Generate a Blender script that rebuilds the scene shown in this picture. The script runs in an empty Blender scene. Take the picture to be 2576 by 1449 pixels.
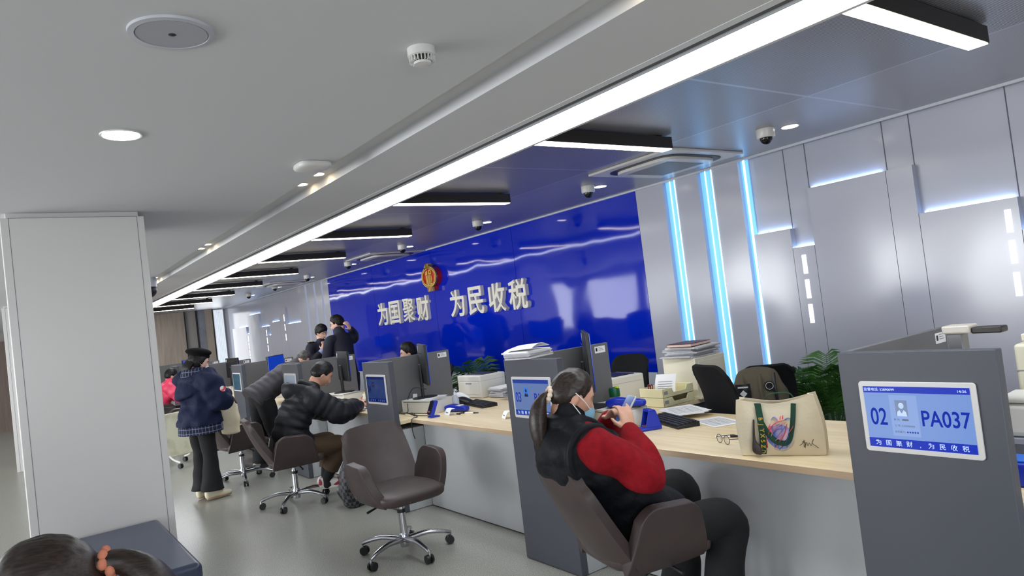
import bpy, bmesh, math, random
from mathutils import Vector, Matrix, noise, Euler

C = bpy.context.scene.collection
SC = bpy.context.scene
PI = math.pi
rnd = random.Random(7)

# ------------------------------------------------------------------ camera
cam_d = bpy.data.cameras.new('camera')
cam = bpy.data.objects.new('camera', cam_d)
C.objects.link(cam)
cam_d.sensor_width = 36.0
cam_d.sensor_fit = 'HORIZONTAL'
cam_d.lens = 1754.96 / 2576.0 * 36.0
cam_d.clip_start = 0.05
cam_d.clip_end = 200.0
_R = ((0.58229366, 0.80409052, -0.1198855), (-0.09471762, -0.07936073, -0.99233585), (-0.80744205, 0.58918614, 0.02995029))
_m = Matrix.Identity(4)
for _r in range(3):
    _m[_r][0] = _R[0][_r]
    _m[_r][1] = -_R[1][_r]
    _m[_r][2] = -_R[2][_r]
_m[2][3] = 1.6
cam.matrix_world = _m
SC.camera = cam

# ------------------------------------------------------------------ world, daylight, exposure
w = bpy.data.worlds.new('world')
SC.world = w
w.use_nodes = True
bg = w.node_tree.nodes['Background']
bg.inputs['Color'].default_value = (0.80, 0.90, 1.0, 1.0)
bg.inputs['Strength'].default_value = 1.2


def area_light(name, loc, rot, sx, sy, power, col):
    d = bpy.data.lights.new(name, 'AREA')
    d.shape = 'RECTANGLE'
    d.size, d.size_y = sx, sy
    d.energy = power
    d.color = col
    o = bpy.data.objects.new(name, d)
    o.location = loc
    o.rotation_euler = rot
    C.objects.link(o)
    return o


DAY = (0.96, 0.98, 1.0)
# daylight coming in through the row of windows opposite the counters and the end window, plus lamps added for the far end
for _i, _x in enumerate((-20.5, -17.5, -14.5, -11.5, -8.5, -5.5, -2.5, 0.5)):
    area_light('window_and_added_daylight', (_x, -5.95, 1.45), (PI / 2, 0, 0), 2.2, 1.7, 55 if _x < -13 else 28 if _x > -3 else 175, DAY)  # the farthest three are added to brighten the far end
area_light('window_and_added_daylight', (3.95, -1.5, 1.4), (PI / 2, 0, PI / 2), 4.0, 1.9, 125, DAY)
area_light('window_and_added_daylight', (-22.6, 5.05, 1.5), (PI / 2, 0, -PI / 2 - 0.25), 0.7, 2.0, 10, DAY)  # added lamp in front of the curtain, lifts the dark far end

SC.view_settings.view_transform = 'Standard'
SC.view_settings.look = 'None'
SC.view_settings.gamma = 1.0
SC.view_settings.exposure = 0.0
SC.view_settings.use_curve_mapping = False


# ------------------------------------------------------------------ materials
def lin(h):
    if isinstance(h, str):
        h = h.lstrip('#')
        v = [int(h[i:i + 2], 16) / 255.0 for i in (0, 2, 4)]
    else:
        v = [c / 255.0 for c in h]
    return [(c / 12.92 if c <= 0.04045 else ((c + 0.055) / 1.055) ** 2.4) for c in v] + [1.0]


_M = {}


def mat(name, col=(128, 128, 128), rough=0.5, metal=0.0, spec=0.5, emit=None, es=1.0, mix=None, ns=20.0, nd=3.0,
        stretch=(1, 1, 1), bump=0.0, bs=None, bd=0.02, lo=0.35, hi=0.65, coat=0.0, trans=0.0, sheen=0.0, alpha=1.0, brough=0.0):
    """principled material: optional two-colour noise mix, noise bump, emission."""
    if name in _M:
        return _M[name]
    m = bpy.data.materials.new(name)
    m.use_nodes = True
    nt = m.node_tree
    b = nt.nodes['Principled BSDF']
    b.inputs['Base Color'].default_value = lin(col)
    b.inputs['Roughness'].default_value = rough
    b.inputs['Metallic'].default_value = metal
    b.inputs['Specular IOR Level'].default_value = spec
    b.inputs['Coat Weight'].default_value = coat
    b.inputs['Transmission Weight'].default_value = trans
    b.inputs['Sheen Weight'].default_value = sheen
    b.inputs['Alpha'].default_value = alpha
    if emit is not None:
        b.inputs['Emission Color'].default_value = lin(emit)
        b.inputs['Emission Strength'].default_value = es
    tc = mp = None
    if mix is not None or bump:
        tc = nt.nodes.new('ShaderNodeTexCoord')
        mp = nt.nodes.new('ShaderNodeMapping')
        mp.inputs['Scale'].default_value = stretch
        nt.links.new(tc.outputs['Object'], mp.inputs['Vector'])
    if mix is not None:
        n = nt.nodes.new('ShaderNodeTexNoise')
        n.inputs['Scale'].default_value = ns
        n.inputs['Detail'].default_value = nd
        nt.links.new(mp.outputs['Vector'], n.inputs['Vector'])
        r = nt.nodes.new('ShaderNodeValToRGB')
        r.color_ramp.elements[0].position = lo
        r.color_ramp.elements[0].color = lin(col)
        r.color_ramp.elements[1].position = hi
        r.color_ramp.elements[1].color = lin(mix)
        nt.links.new(n.outputs['Fac'], r.inputs['Fac'])
        nt.links.new(r.outputs['Color'], b.inputs['Base Color'])
    if bump:
        n = nt.nodes.new('ShaderNodeTexNoise')
        n.inputs['Scale'].default_value = bs or ns
        n.inputs['Detail'].default_value = nd
        nt.links.new(mp.outputs['Vector'], n.inputs['Vector'])
        bp = nt.nodes.new('ShaderNodeBump')
        bp.inputs['Strength'].default_value = bump
        bp.inputs['Distance'].default_value = bd
        nt.links.new(n.outputs['Fac'], bp.inputs['Height'])
        nt.links.new(bp.outputs['Normal'], b.inputs['Normal'])
    _M[name] = m
    return m


def node(nt, kind, **kw):
    n = nt.nodes.new(kind)
    for k, v in kw.items():
        setattr(n, k, v)
    return n


def math_n(nt, op, a, b=None):
    n = nt.nodes.new('ShaderNodeMath')
    n.operation = op
    for i, v in enumerate((a, b)):
        if v is None:
            continue
        if isinstance(v, (int, float)):
            n.inputs[i].default_value = v
        else:
            nt.links.new(v, n.inputs[i])
    return n.outputs[0]


def rgb_mix(nt, fac, a, b):
    n = nt.nodes.new('ShaderNodeMix')
    n.data_type = 'RGBA'
    if isinstance(fac, (int, float)):
        n.inputs[0].default_value = fac
    else:
        nt.links.new(fac, n.inputs[0])
    for i, v in ((6, a), (7, b)):
        if isinstance(v, (list, tuple)):
            n.inputs[i].default_value = v
        else:
            nt.links.new(v, n.inputs[i])
    return n.outputs[2]


def coords(nt):
    tc = nt.nodes.new('ShaderNodeTexCoord')
    sp = nt.nodes.new('ShaderNodeSeparateXYZ')
    nt.links.new(tc.outputs['Object'], sp.inputs[0])
    return tc.outputs['Object'], sp.outputs[0], sp.outputs[1], sp.outputs[2]


def line_mask(nt, v, period, off, half):
    """1 within `half` of every multiple of `period` (+off)."""
    a = math_n(nt, 'ADD', v, -off + half + 100 * period)
    a = math_n(nt, 'MODULO', a, period)
    return math_n(nt, 'LESS_THAN', a, 2 * half)


def perforated_metal():
    m = mat('perforated_ceiling_panel', (176, 177, 184), rough=0.36, metal=0.5)
    nt = m.node_tree
    b = nt.nodes['Principled BSDF']
    _, x, y, z = coords(nt)
    p = 0.009
    fx = math_n(nt, 'SUBTRACT', math_n(nt, 'FRACT', math_n(nt, 'MULTIPLY', x, 1 / p)), 0.5)
    fy = math_n(nt, 'SUBTRACT', math_n(nt, 'FRACT', math_n(nt, 'MULTIPLY', y, 1 / p)), 0.5)
    r2 = math_n(nt, 'ADD', math_n(nt, 'MULTIPLY', fx, fx), math_n(nt, 'MULTIPLY', fy, fy))
    hole = math_n(nt, 'LESS_THAN', r2, 0.10)
    jx = line_mask(nt, x, 2.0, -2.34, 0.012)
    jy = line_mask(nt, y, 1.42, 4.16, 0.010)
    j = math_n(nt, 'MAXIMUM', jx, jy)
    hole = math_n(nt, 'MULTIPLY', hole, math_n(nt, 'SUBTRACT', 1.0, j))
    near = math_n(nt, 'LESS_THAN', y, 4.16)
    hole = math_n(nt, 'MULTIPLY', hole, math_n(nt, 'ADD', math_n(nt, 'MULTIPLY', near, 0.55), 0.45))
    c = rgb_mix(nt, hole, lin((176, 177, 184)), lin((30, 31, 35)))
    c = rgb_mix(nt, math_n(nt, 'MULTIPLY', j, 0.4), c, lin((196, 200, 210)))
    nt.links.new(c, b.inputs['Base Color'])
    return m


def floor_mat():
    m = mat('vinyl_floor', (134, 135, 128), rough=0.3)
    nt = m.node_tree
    b = nt.nodes['Principled BSDF']
    v, x, y, z = coords(nt)
    n1 = node(nt, 'ShaderNodeTexNoise'); n1.inputs['Scale'].default_value = 160; n1.inputs['Detail'].default_value = 2
    n2 = node(nt, 'ShaderNodeTexNoise'); n2.inputs['Scale'].default_value = 1.3; n2.inputs['Detail'].default_value = 3
    vo = node(nt, 'ShaderNodeTexVoronoi'); vo.inputs['Scale'].default_value = 95
    for n in (n1, n2, vo):
        nt.links.new(v, n.inputs['Vector'])
    r = node(nt, 'ShaderNodeValToRGB')
    r.color_ramp.elements[0].position = 0.38; r.color_ramp.elements[0].color = lin((124, 124, 116))
    r.color_ramp.elements[1].position = 0.64; r.color_ramp.elements[1].color = lin((184, 184, 174))
    nt.links.new(n1.outputs['Fac'], r.inputs['Fac'])
    sp = math_n(nt, 'LESS_THAN', vo.outputs['Distance'], 0.16)
    c = rgb_mix(nt, math_n(nt, 'MULTIPLY', sp, 0.5), r.outputs['Color'], lin((70, 68, 64)))
    c = rgb_mix(nt, math_n(nt, 'MULTIPLY', n2.outputs['Fac'], 0.25), c, lin((150, 142, 130)))
    nt.links.new(c, b.inputs['Base Color'])
    bp = node(nt, 'ShaderNodeBump'); bp.inputs['Strength'].default_value = 0.25; bp.inputs['Distance'].default_value = 0.01
    n3 = node(nt, 'ShaderNodeTexNoise'); n3.inputs['Scale'].default_value = 9; n3.inputs['Detail'].default_value = 3
    nt.links.new(v, n3.inputs['Vector'])
    nt.links.new(n3.outputs['Fac'], bp.inputs['Height'])
    nt.links.new(bp.outputs['Normal'], b.inputs['Normal'])
    return m


def wood_mat(name, c1, c2, axis=0, rough=0.42, sc=1.0):
    m = mat(name, c1, rough=rough)
    nt = m.node_tree
    b = nt.nodes['Principled BSDF']
    tc = nt.nodes.new('ShaderNodeTexCoord')
    mp = nt.nodes.new('ShaderNodeMapping')
    s = [14 * sc, 14 * sc, 14 * sc]
    s[axis] = 0.9 * sc
    mp.inputs['Scale'].default_value = s
    nt.links.new(tc.outputs['Object'], mp.inputs['Vector'])
    n = node(nt, 'ShaderNodeTexNoise'); n.inputs['Scale'].default_value = 2.0; n.inputs['Detail'].default_value = 5
    n.inputs['Distortion'].default_value = 0.6
    nt.links.new(mp.outputs['Vector'], n.inputs['Vector'])
    r = node(nt, 'ShaderNodeValToRGB')
    r.color_ramp.elements[0].position = 0.35; r.color_ramp.elements[0].color = lin(c1)
    r.color_ramp.elements[1].position = 0.68; r.color_ramp.elements[1].color = lin(c2)
    nt.links.new(n.outputs['Fac'], r.inputs['Fac'])
    nt.links.new(r.outputs['Color'], b.inputs['Base Color'])
    return m


def plaid_mat():
    m = mat('plaid_cloth', (28, 34, 62), rough=0.9)
    nt = m.node_tree
    b = nt.nodes['Principled BSDF']
    _, x, y, z = coords(nt)
    h = math_n(nt, 'ADD', x, y)
    a1 = line_mask(nt, z, 0.045, 0.0, 0.0025)
    a2 = line_mask(nt, h, 0.045, 0.0, 0.0025)
    b1 = line_mask(nt, z, 0.045, 0.02, 0.010)
    b2 = line_mask(nt, h, 0.045, 0.02, 0.010)
    c = rgb_mix(nt, math_n(nt, 'MULTIPLY', math_n(nt, 'ADD', b1, b2), 0.35), lin((26, 32, 60)), lin((8, 10, 18)))
    c = rgb_mix(nt, math_n(nt, 'MULTIPLY', math_n(nt, 'MAXIMUM', a1, a2), 0.75), c, lin((128, 138, 168)))
    nt.links.new(c, b.inputs['Base Color'])
    return m


def checker_mat():
    m = mat('checked_canvas', (30, 30, 34), rough=0.6)
    nt = m.node_tree
    b = nt.nodes['Principled BSDF']
    tc = nt.nodes.new('ShaderNodeTexCoord')
    ck = nt.nodes.new('ShaderNodeTexChecker')
    ck.inputs['Scale'].default_value = 32
    ck.inputs['Color1'].default_value = lin((18, 18, 22))
    ck.inputs['Color2'].default_value = lin((78, 78, 84))
    nt.links.new(tc.outputs['Object'], ck.inputs['Vector'])
    nt.links.new(ck.outputs['Color'], b.inputs['Base Color'])
    return m


def gloss_wall(name, col, rough, bump=0.10):
    m = mat(name, col, rough=rough, spec=0.6, coat=0.0)
    nt = m.node_tree
    b = nt.nodes['Principled BSDF']
    tc = nt.nodes.new('ShaderNodeTexCoord')
    n = node(nt, 'ShaderNodeTexNoise'); n.inputs['Scale'].default_value = 1.6; n.inputs['Detail'].default_value = 1
    nt.links.new(tc.outputs['Object'], n.inputs['Vector'])
    bp = node(nt, 'ShaderNodeBump'); bp.inputs['Strength'].default_value = bump; bp.inputs['Distance'].default_value = 0.05
    nt.links.new(n.outputs['Fac'], bp.inputs['Height'])
    nt.links.new(bp.outputs['Normal'], b.inputs['Normal'])
    return m


def art_mat():
    """brush-stroke heart print: pink and blue strokes mixed by noise."""
    m = mat('brush_print', (235, 120, 130), rough=0.85)
    nt = m.node_tree
    b = nt.nodes['Principled BSDF']
    tc = nt.nodes.new('ShaderNodeTexCoord')
    mp = nt.nodes.new('ShaderNodeMapping')
    mp.inputs['Rotation'].default_value = (0, 0.7, 0)
    mp.inputs['Scale'].default_value = (30, 30, 8)
    nt.links.new(tc.outputs['Object'], mp.inputs['Vector'])
    n = node(nt, 'ShaderNodeTexNoise'); n.inputs['Scale'].default_value = 1.2; n.inputs['Detail'].default_value = 3
    nt.links.new(mp.outputs['Vector'], n.inputs['Vector'])
    r = node(nt, 'ShaderNodeValToRGB')
    els = r.color_ramp.elements
    els[0].position = 0.3; els[0].color = lin((232, 92, 104))
    els[1].position = 0.75; els[1].color = lin((236, 200, 205))
    for p, c in ((0.42, (238, 150, 160)), (0.5, (70, 120, 200)), (0.58, (165, 160, 215))):
        e = els.new(p); e.color = lin(c)
    nt.links.new(n.outputs['Fac'], r.inputs['Fac'])
    nt.links.new(r.outputs['Color'], b.inputs['Base Color'])
    return m


# ------------------------------------------------------------------ mesh building
def frame_from(t, up=None):
    t = t.normalized()
    if up is None:
        up = Vector((0, 0, 1))
    s = t.cross(up)
    if s.length < 1e-4:
        s = t.cross(Vector((1, 0, 0)))
    s.normalize()
    return s, s.cross(t).normalized()


def catmull(pts, n):
    """resample a list of equal-length tuples with a Catmull-Rom spline."""
    P = [tuple(p) for p in pts]
    if len(P) == 2:
        P = [P[0], tuple((a + b) / 2 for a, b in zip(P[0], P[1])), P[1]]
    out = []
    N = len(P) - 1
    for i in range(n + 1):
        u = i / n * N
        k = min(int(u), N - 1)
        t = u - k
        p0 = P[max(k - 1, 0)]; p1 = P[k]; p2 = P[k + 1]; p3 = P[min(k + 2, N)]
        out.append(tuple(0.5 * ((2 * b) + (-a + c) * t + (2 * a - 5 * b + 4 * c - d) * t * t + (-a + 3 * b - 3 * c + d) * t ** 3)
                         for a, b, c, d in zip(p0, p1, p2, p3)))
    return out


class MB:
    def __init__(s):
        s.v = []
        s.f = []

    def add(s, vs, fs, M=None):
        o = len(s.v)
        for p in vs:
            p = Vector(p)
            s.v.append(M @ p if M is not None else p)
        s.f += [tuple(i + o for i in f) for f in fs]
        return s

    def box(s, c, d, rz=0.0, M=None):
        x, y, z = d[0] / 2, d[1] / 2, d[2] / 2
        vs = [(i, j, k) for i in (-x, x) for j in (-y, y) for k in (-z, z)]
        fs = [(0, 1, 3, 2), (4, 6, 7, 5), (0, 4, 5, 1), (2, 3, 7, 6), (0, 2, 6, 4), (1, 5, 7, 3)]
        T = Matrix.Translation(Vector(c)) @ Matrix.Rotation(rz, 4, 'Z')
        if M is not None:
            T = M @ T
        return s.add(vs, fs, T)

    def bb(s, x0, x1, y0, y1, z0, z1):
        return s.box(((x0 + x1) / 2, (y0 + y1) / 2, (z0 + z1) / 2), (abs(x1 - x0), abs(y1 - y0), abs(z1 - z0)))

    def lathe(s, prof, c=(0, 0, 0), n=32, M=None, cap=True):
        vs, fs = [], []
        for r, z in prof:
            for i in range(n):
                a = 2 * PI * i / n
                vs.append((r * math.cos(a) + c[0], r * math.sin(a) + c[1], z + c[2]))
        for j in range(len(prof) - 1):
            for i in range(n):
                a, b = j * n + i, j * n + (i + 1) % n
                fs.append((a, b, b + n, a + n))
        if cap:
            fs.append(tuple(range(n - 1, -1, -1)))
            fs.append(tuple(range((len(prof) - 1) * n, len(prof) * n)))
        return s.add(vs, fs, M)

    def cyl(s, p0, p1, r0, r1=None, n=20):
        return s.tube([p0, p1], [r0, r0 if r1 is None else r1], n, res=1)

    def tube(s, pts, r, n=8, res=None, side=None, flat=1.0, closed=False):
        """swept tube; r scalar or list; flat scales the second axis."""
        rs = r if isinstance(r, (list, tuple)) else [r] * len(pts)
        dat = [tuple(p) + (q,) for p, q in zip(pts, rs)]
        if res != 1 and not closed:
            dat = catmull(dat, (res or 4) * (len(pts) - 1))
        P = [Vector(d[:3]) for d in dat]
        R = [d[3] for d in dat]
        vs, fs = [], []
        up = Vector(side) if side is not None else None
        prev = None
        L = len(P)
        for i in range(L):
            if closed:
                t = P[(i + 1) % L] - P[i - 1]
            else:
                t = P[min(i + 1, L - 1)] - P[max(i - 1, 0)]
            t.normalize()
            if up is not None:
                a = up - t * up.dot(t)
                a.normalize()
            elif prev is None:
                a, _ = frame_from(t)
            else:
                a = prev - t * prev.dot(t)
                a.normalize()
            prev = a
            b = t.cross(a)
            for k in range(n):
                th = 2 * PI * k / n
                vs.append(P[i] + a * (R[i] * math.cos(th)) + b * (R[i] * flat * math.sin(th)))
        for j in range(L if closed else L - 1):
            for k in range(n):
                a, b = j * n + k, j * n + (k + 1) % n
                c = ((j + 1) % L) * n
                fs.append((a, b, c + (k + 1) % n, c + k))
        if not closed:
            fs.append(tuple(range(n - 1, -1, -1)))
            fs.append(tuple(range((L - 1) * n, L * n)))
        return s.add(vs, fs)

    def prism(s, poly, a, b, plane='xz', M=None):
        """2-D polygon extruded along the remaining axis from a to b."""
        def mk(p, t):
            if plane == 'xz':
                return (p[0], t, p[1])
            if plane == 'xy':
                return (p[0], p[1], t)
            return (t, p[0], p[1])
        n = len(poly)
        vs = [mk(p, a) for p in poly] + [mk(p, b) for p in poly]
        fs = [tuple(range(n)), tuple(range(2 * n - 1, n - 1, -1))]
        fs += [(i, i + n, (i + 1) % n + n, (i + 1) % n) for i in range(n)]
        return s.add(vs, fs, M)

    def sheet(s, fn, nu, nv, t=0.0, M=None):
        """closed slab: fn(u,v) in [0,1]^2 gives the mid surface, thickness t (number or function)."""
        e = 1e-3
        top, bot = [], []
        for j in range(nv + 1):
            for i in range(nu + 1):
                u, v = i / nu, j / nv
                p = Vector(fn(u, v))
                du = Vector(fn(min(u + e, 1), v)) - Vector(fn(max(u - e, 0), v))
                dv = Vector(fn(u, min(v + e, 1))) - Vector(fn(u, max(v - e, 0)))
                n = du.cross(dv)
                n = n.normalized() if n.length > 1e-12 else Vector((0, 0, 1))
                h = (t(u, v) if callable(t) else t) / 2
                top.append(p + n * h)
                bot.append(p - n * h)
        W = nu + 1
        N = W * (nv + 1)
        fs = []
        for j in range(nv):
            for i in range(nu):
                a = j * W + i
                fs.append((a, a + 1, a + W + 1, a + W))
                fs.append((N + a, N + a + W, N + a + W + 1, N + a + 1))
        rim = [i for i in range(W)] + [j * W + nu for j in range(1, nv + 1)] + [nv * W + i for i in range(nu - 1, -1, -1)] + [j * W for j in range(nv - 1, 0, -1)]
        for k in range(len(rim)):
            a, b = rim[k], rim[(k + 1) % len(rim)]
            fs.append((b, a, N + a, N + b))
        return s.add(top + bot, fs, M)

    def loft(s, pts, rs, side=(1, 0, 0), n=20, res=8, puff=None, rough=0.0, rs_seed=0.0, dome=True, sq=2.0):
        """closed elliptical loft for organic shapes. rs: radius or (across, deep)."""
        dat = []
        for p, r in zip(pts, rs):
            a, b = r if isinstance(r, (tuple, list)) else (r, r)
            dat.append(tuple(p) + (a, b))
        D = catmull(dat, res * (len(pts) - 1))
        P = [Vector(d[:3]) for d in D]
        L = len(P)
        vs, fs = [], []
        acc = 0.0
        sd = Vector(side)
        prev = sd
        rows = []
        for i in range(L):
            t = P[min(i + 1, L - 1)] - P[max(i - 1, 0)]
            t.normalize()
            if i:
                acc += (P[i] - P[i - 1]).length
            a = prev - t * prev.dot(t)
            if a.length < 1e-4:
                a, _ = frame_from(t)
            a.normalize()
            prev = a
            b = t.cross(a)
            k = 1.0
            if puff:
                k = 1.0 + puff[1] * (abs(math.sin(PI * acc / puff[0] + (puff[2] if len(puff) > 2 else 0))) - 0.6)
            rows.append((P[i], a, b, D[i][3] * k, D[i][4] * k, t))
        d0, d1 = dome if isinstance(dome, tuple) else (dome, dome)
        pre, post = [], []
        if d0:
            p, a, b, ra, rb, t = rows[0]
            q = min(ra, rb)
            pre = [(p - t * q * math.sin(x), a, b, ra * math.cos(x), rb * math.cos(x), t) for x in (1.35, 0.9, 0.45)]
        if d1:
            p, a, b, ra, rb, t = rows[-1]
            q = min(ra, rb)
            post = [(p + t * q * math.sin(x), a, b, ra * math.cos(x), rb * math.cos(x), t) for x in (0.45, 0.9, 1.35)]
        rows = pre + rows + post
        for p, a, b, ra, rb, t in rows:
            for k in range(n):
                th = 2 * PI * k / n
                c, si = math.cos(th), math.sin(th)
                if sq != 2.0:
                    c = math.copysign(abs(c) ** (2 / sq), c)
                    si = math.copysign(abs(si) ** (2 / sq), si)
                q = p + a * (ra * c) + b * (rb * si)
                if rough:
                    d = q - p
                    q = q + d * (rough * noise.noise(q * 9.0 + Vector((rs_seed, 0, 0))))
                vs.append(q)
        for j in range(len(rows) - 1):
            for k in range(n):
                a, b = j * n + k, j * n + (k + 1) % n
                fs.append((a, b, b + n, a + n))
        fs.append(tuple(range(n - 1, -1, -1)))
        fs.append(tuple(range((len(rows) - 1) * n, len(rows) * n)))
        return s.add(vs, fs)

    def ball(s, c, r, n=16, M=None):
        r = r if isinstance(r, (tuple, list)) else (r, r, r)
        m = n // 2
        vs, fs = [(0, 0, -1)], []
        for j in range(1, m):
            p = -PI / 2 + PI * j / m
            for i in range(n):
                a = 2 * PI * i / n
                vs.append((math.cos(p) * math.cos(a), math.cos(p) * math.sin(a), math.sin(p)))
        vs.append((0, 0, 1))
        for i in range(n):
            fs.append((0, 1 + (i + 1) % n, 1 + i))
            fs.append((len(vs) - 1, 1 + (m - 2) * n + i, 1 + (m - 2) * n + (i + 1) % n))
        for j in range(m - 2):
            for i in range(n):
                a, b = 1 + j * n + i, 1 + j * n + (i + 1) % n
                fs.append((a, b, b + n, a + n))
        T = Matrix.Translation(Vector(c)) @ Matrix.Diagonal((r[0], r[1], r[2], 1))
        if M is not None:
            T = M @ T
        return s.add(vs, fs, T)

    def done(s, name, m, parent=None, bevel=0.0, smooth=35.0, sub=0, remesh=0.0, sm=0, seg=2):
        me = bpy.data.meshes.new(name)
        me.from_pydata([tuple(v) for v in s.v], [], s.f)
        bm = bmesh.new()
        bm.from_mesh(me)
        bmesh.ops.recalc_face_normals(bm, faces=bm.faces)
        bm.to_mesh(me)
        bm.free()
        me.materials.append(m)
        o = bpy.data.objects.new(name, me)
        C.objects.link(o)
        if parent is not None:
            o.parent = parent
        if remesh:
            md = o.modifiers.new('remesh', 'REMESH')
            md.mode = 'VOXEL'
            md.voxel_size = remesh
            md.use_smooth_shade = True
            if sm:
                md = o.modifiers.new('smooth', 'SMOOTH')
                md.factor = 0.5
                md.iterations = sm
            me.shade_smooth()
        else:
            if smooth:
                me.shade_smooth()
                me.set_sharp_from_angle(angle=math.radians(smooth))
            if bevel:
                md = o.modifiers.new('bevel', 'BEVEL')
                md.width = bevel
                md.segments = seg
                md.limit_method = 'ANGLE'
                md.angle_limit = math.radians(40)
                md.harden_normals = False
            if sub:
                md = o.modifiers.new('sub', 'SUBSURF')
                md.levels = md.render_levels = sub
        return o


def tag(o, label=None, cat=None, group=None, kind=None, loc=None, rz=None):
    if label:
        o['label'] = label
    if cat:
        o['category'] = cat
    if group:
        o['group'] = group
    if kind:
        o['kind'] = kind
    if loc is not None:
        o.location = loc
    if rz is not None:
        o.rotation_euler = (0, 0, rz)
    return o


def thing(name, label, cat, loc=(0, 0, 0), rz=0.0, group=None):
    o = bpy.data.objects.new(name, None)
    o.empty_display_size = 0.1
    C.objects.link(o)
    return tag(o, label, cat, group, None, loc, rz)


def struct(o):
    o['kind'] = 'structure'
    return o


def dup(root, loc=None, rz=None, label=None, group=None):
    def rec(o, par):
        c = o.copy()
        C.objects.link(c)
        if par is not None:
            c.parent = par
        for ch in [k for k in list(o.children)]:
            rec(ch, c)
        return c
    r = rec(root, None)
    tag(r, label, None, group, None, loc, rz)
    return r


def text_mb(body, size, extrude=0.002, bold=0.0, align='CENTER', sx=1.0):
    """text as an MB lying in the xz plane, facing -y, origin at its baseline centre."""
    c = bpy.data.curves.new('txt', 'FONT')
    c.body = body
    c.size = size
    c.extrude = extrude
    c.offset = bold
    c.align_x = align
    c.resolution_u = 4
    o = bpy.data.objects.new('txt', c)
    C.objects.link(o)
    dg = bpy.context.evaluated_depsgraph_get()
    me = bpy.data.meshes.new_from_object(o.evaluated_get(dg))
    mb = MB()
    mb.add([(v.co.x * sx, -v.co.z, v.co.y) for v in me.vertices], [tuple(p.vertices) for p in me.polygons])
    bpy.data.objects.remove(o)
    bpy.data.curves.remove(c)
    bpy.data.meshes.remove(me)
    return mb


def shift(mb, d, k=None):
    mb.v = [(Vector((v.x * k[0], v.y * k[1], v.z * k[2])) if k else v) + Vector(d) for v in mb.v]
    return mb

# ------------------------------------------------------------------ shared materials
M_floor = floor_mat()
M_ceil = mat('ceiling_paint', (205, 206, 208), rough=0.75)
M_perf = perforated_metal()
M_white = mat('white_laminate', (214, 212, 210), rough=0.3)
M_wallw = gloss_wall('glossy_wall_panel', (180, 182, 195), 0.17, 0.12)
M_wallb = gloss_wall('glossy_blue_panel', (0, 36, 186), 0.06, 0.14)
M_plinth = mat('wall_plinth', (196, 200, 208), rough=0.25)
M_grey = mat('grey_laminate', (78, 81, 89), rough=0.42, spec=0.35)
M_greyl = mat('pale_grey_laminate', (184, 187, 190), rough=0.28)
M_part = mat('partition_grey', (108, 108, 110), rough=0.45)
M_desk = wood_mat('pale_maple', (226, 203, 160), (240, 222, 184), 0, 0.38)
M_deske = wood_mat('maple_edge', (196, 168, 138), (214, 188, 158), 0, 0.42)
M_woodwall = wood_mat('wall_veneer', (158, 144, 130), (176, 162, 146), 2, 0.5, 0.6)
M_black = mat('black_plastic', (22, 23, 26), rough=0.42)
M_dark = mat('dark_housing', (40, 36, 34), rough=0.45)
M_chrome = mat('chrome', (205, 208, 212), rough=0.14, metal=1.0)
M_alu = mat('polished_aluminium', (190, 192, 198), rough=0.24, metal=1.0)
M_leather = mat('taupe_leather', (70, 58, 56), rough=0.46, spec=0.4, mix=(62, 53, 52), ns=6, bump=0.12, bs=160, bd=0.004)
M_navy = mat('navy_vinyl', (52, 60, 84), rough=0.34, mix=(58, 66, 90), ns=3)
M_cream = mat('cream_plastic', (232, 226, 204), rough=0.45)
M_pwhite = mat('printer_white', (222, 220, 212), rough=0.42)
M_paper = mat('paper', (240, 240, 240), rough=0.8)
M_paperg = mat('paper_edges', (214, 214, 216), rough=0.85, mix=(178, 178, 184), ns=40, stretch=(1, 1, 30))
M_blue = mat('blue_plastic', (22, 48, 176), rough=0.35)
M_lgt = mat('led_diffuser', (255, 255, 255), emit=(238, 246, 255), es=12.0)
M_lgtw = mat('lamp_diffuser', (255, 255, 255), emit=(255, 244, 222), es=12.5)
M_dl = mat('downlight_glow', (255, 255, 255), emit=(255, 250, 240), es=9.0)
M_spot = mat('warm_spot_glow', (255, 255, 255), emit=(255, 226, 178), es=26.0)
M_ledb = mat('blue_led_line', (200, 230, 255), emit=(190, 232, 255), es=2.2)
M_ledp = mat('blue_led_diffuser', (120, 180, 240), rough=0.4, emit=(104, 176, 244), es=1.0)
M_ledc = mat('cove_led', (210, 230, 255), emit=(170, 206, 255), es=10.0)
M_dash = mat('dash_led', (255, 255, 255), emit=(246, 250, 255), es=1.6)
M_grmetal = mat('grille_grey', (150, 152, 158), rough=0.5)

CEIL, OFF, WALL = 2.6, 2.7, 5.55

# ------------------------------------------------------------------ room shell
struct(MB().bb(-23.2, 4.2, -6.2, 5.8, -0.1, 0.0).done('floor', M_floor, smooth=0))
struct(MB().bb(-23.2, 4.2, -6.2, 1.67, CEIL, CEIL + 0.15).done('ceiling', M_ceil, smooth=0))
struct(MB().bb(-23.2, 4.2, 1.66, 1.87, CEIL + 0.06, CEIL + 0.15).done('trim_1', M_ceil, smooth=0))
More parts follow.
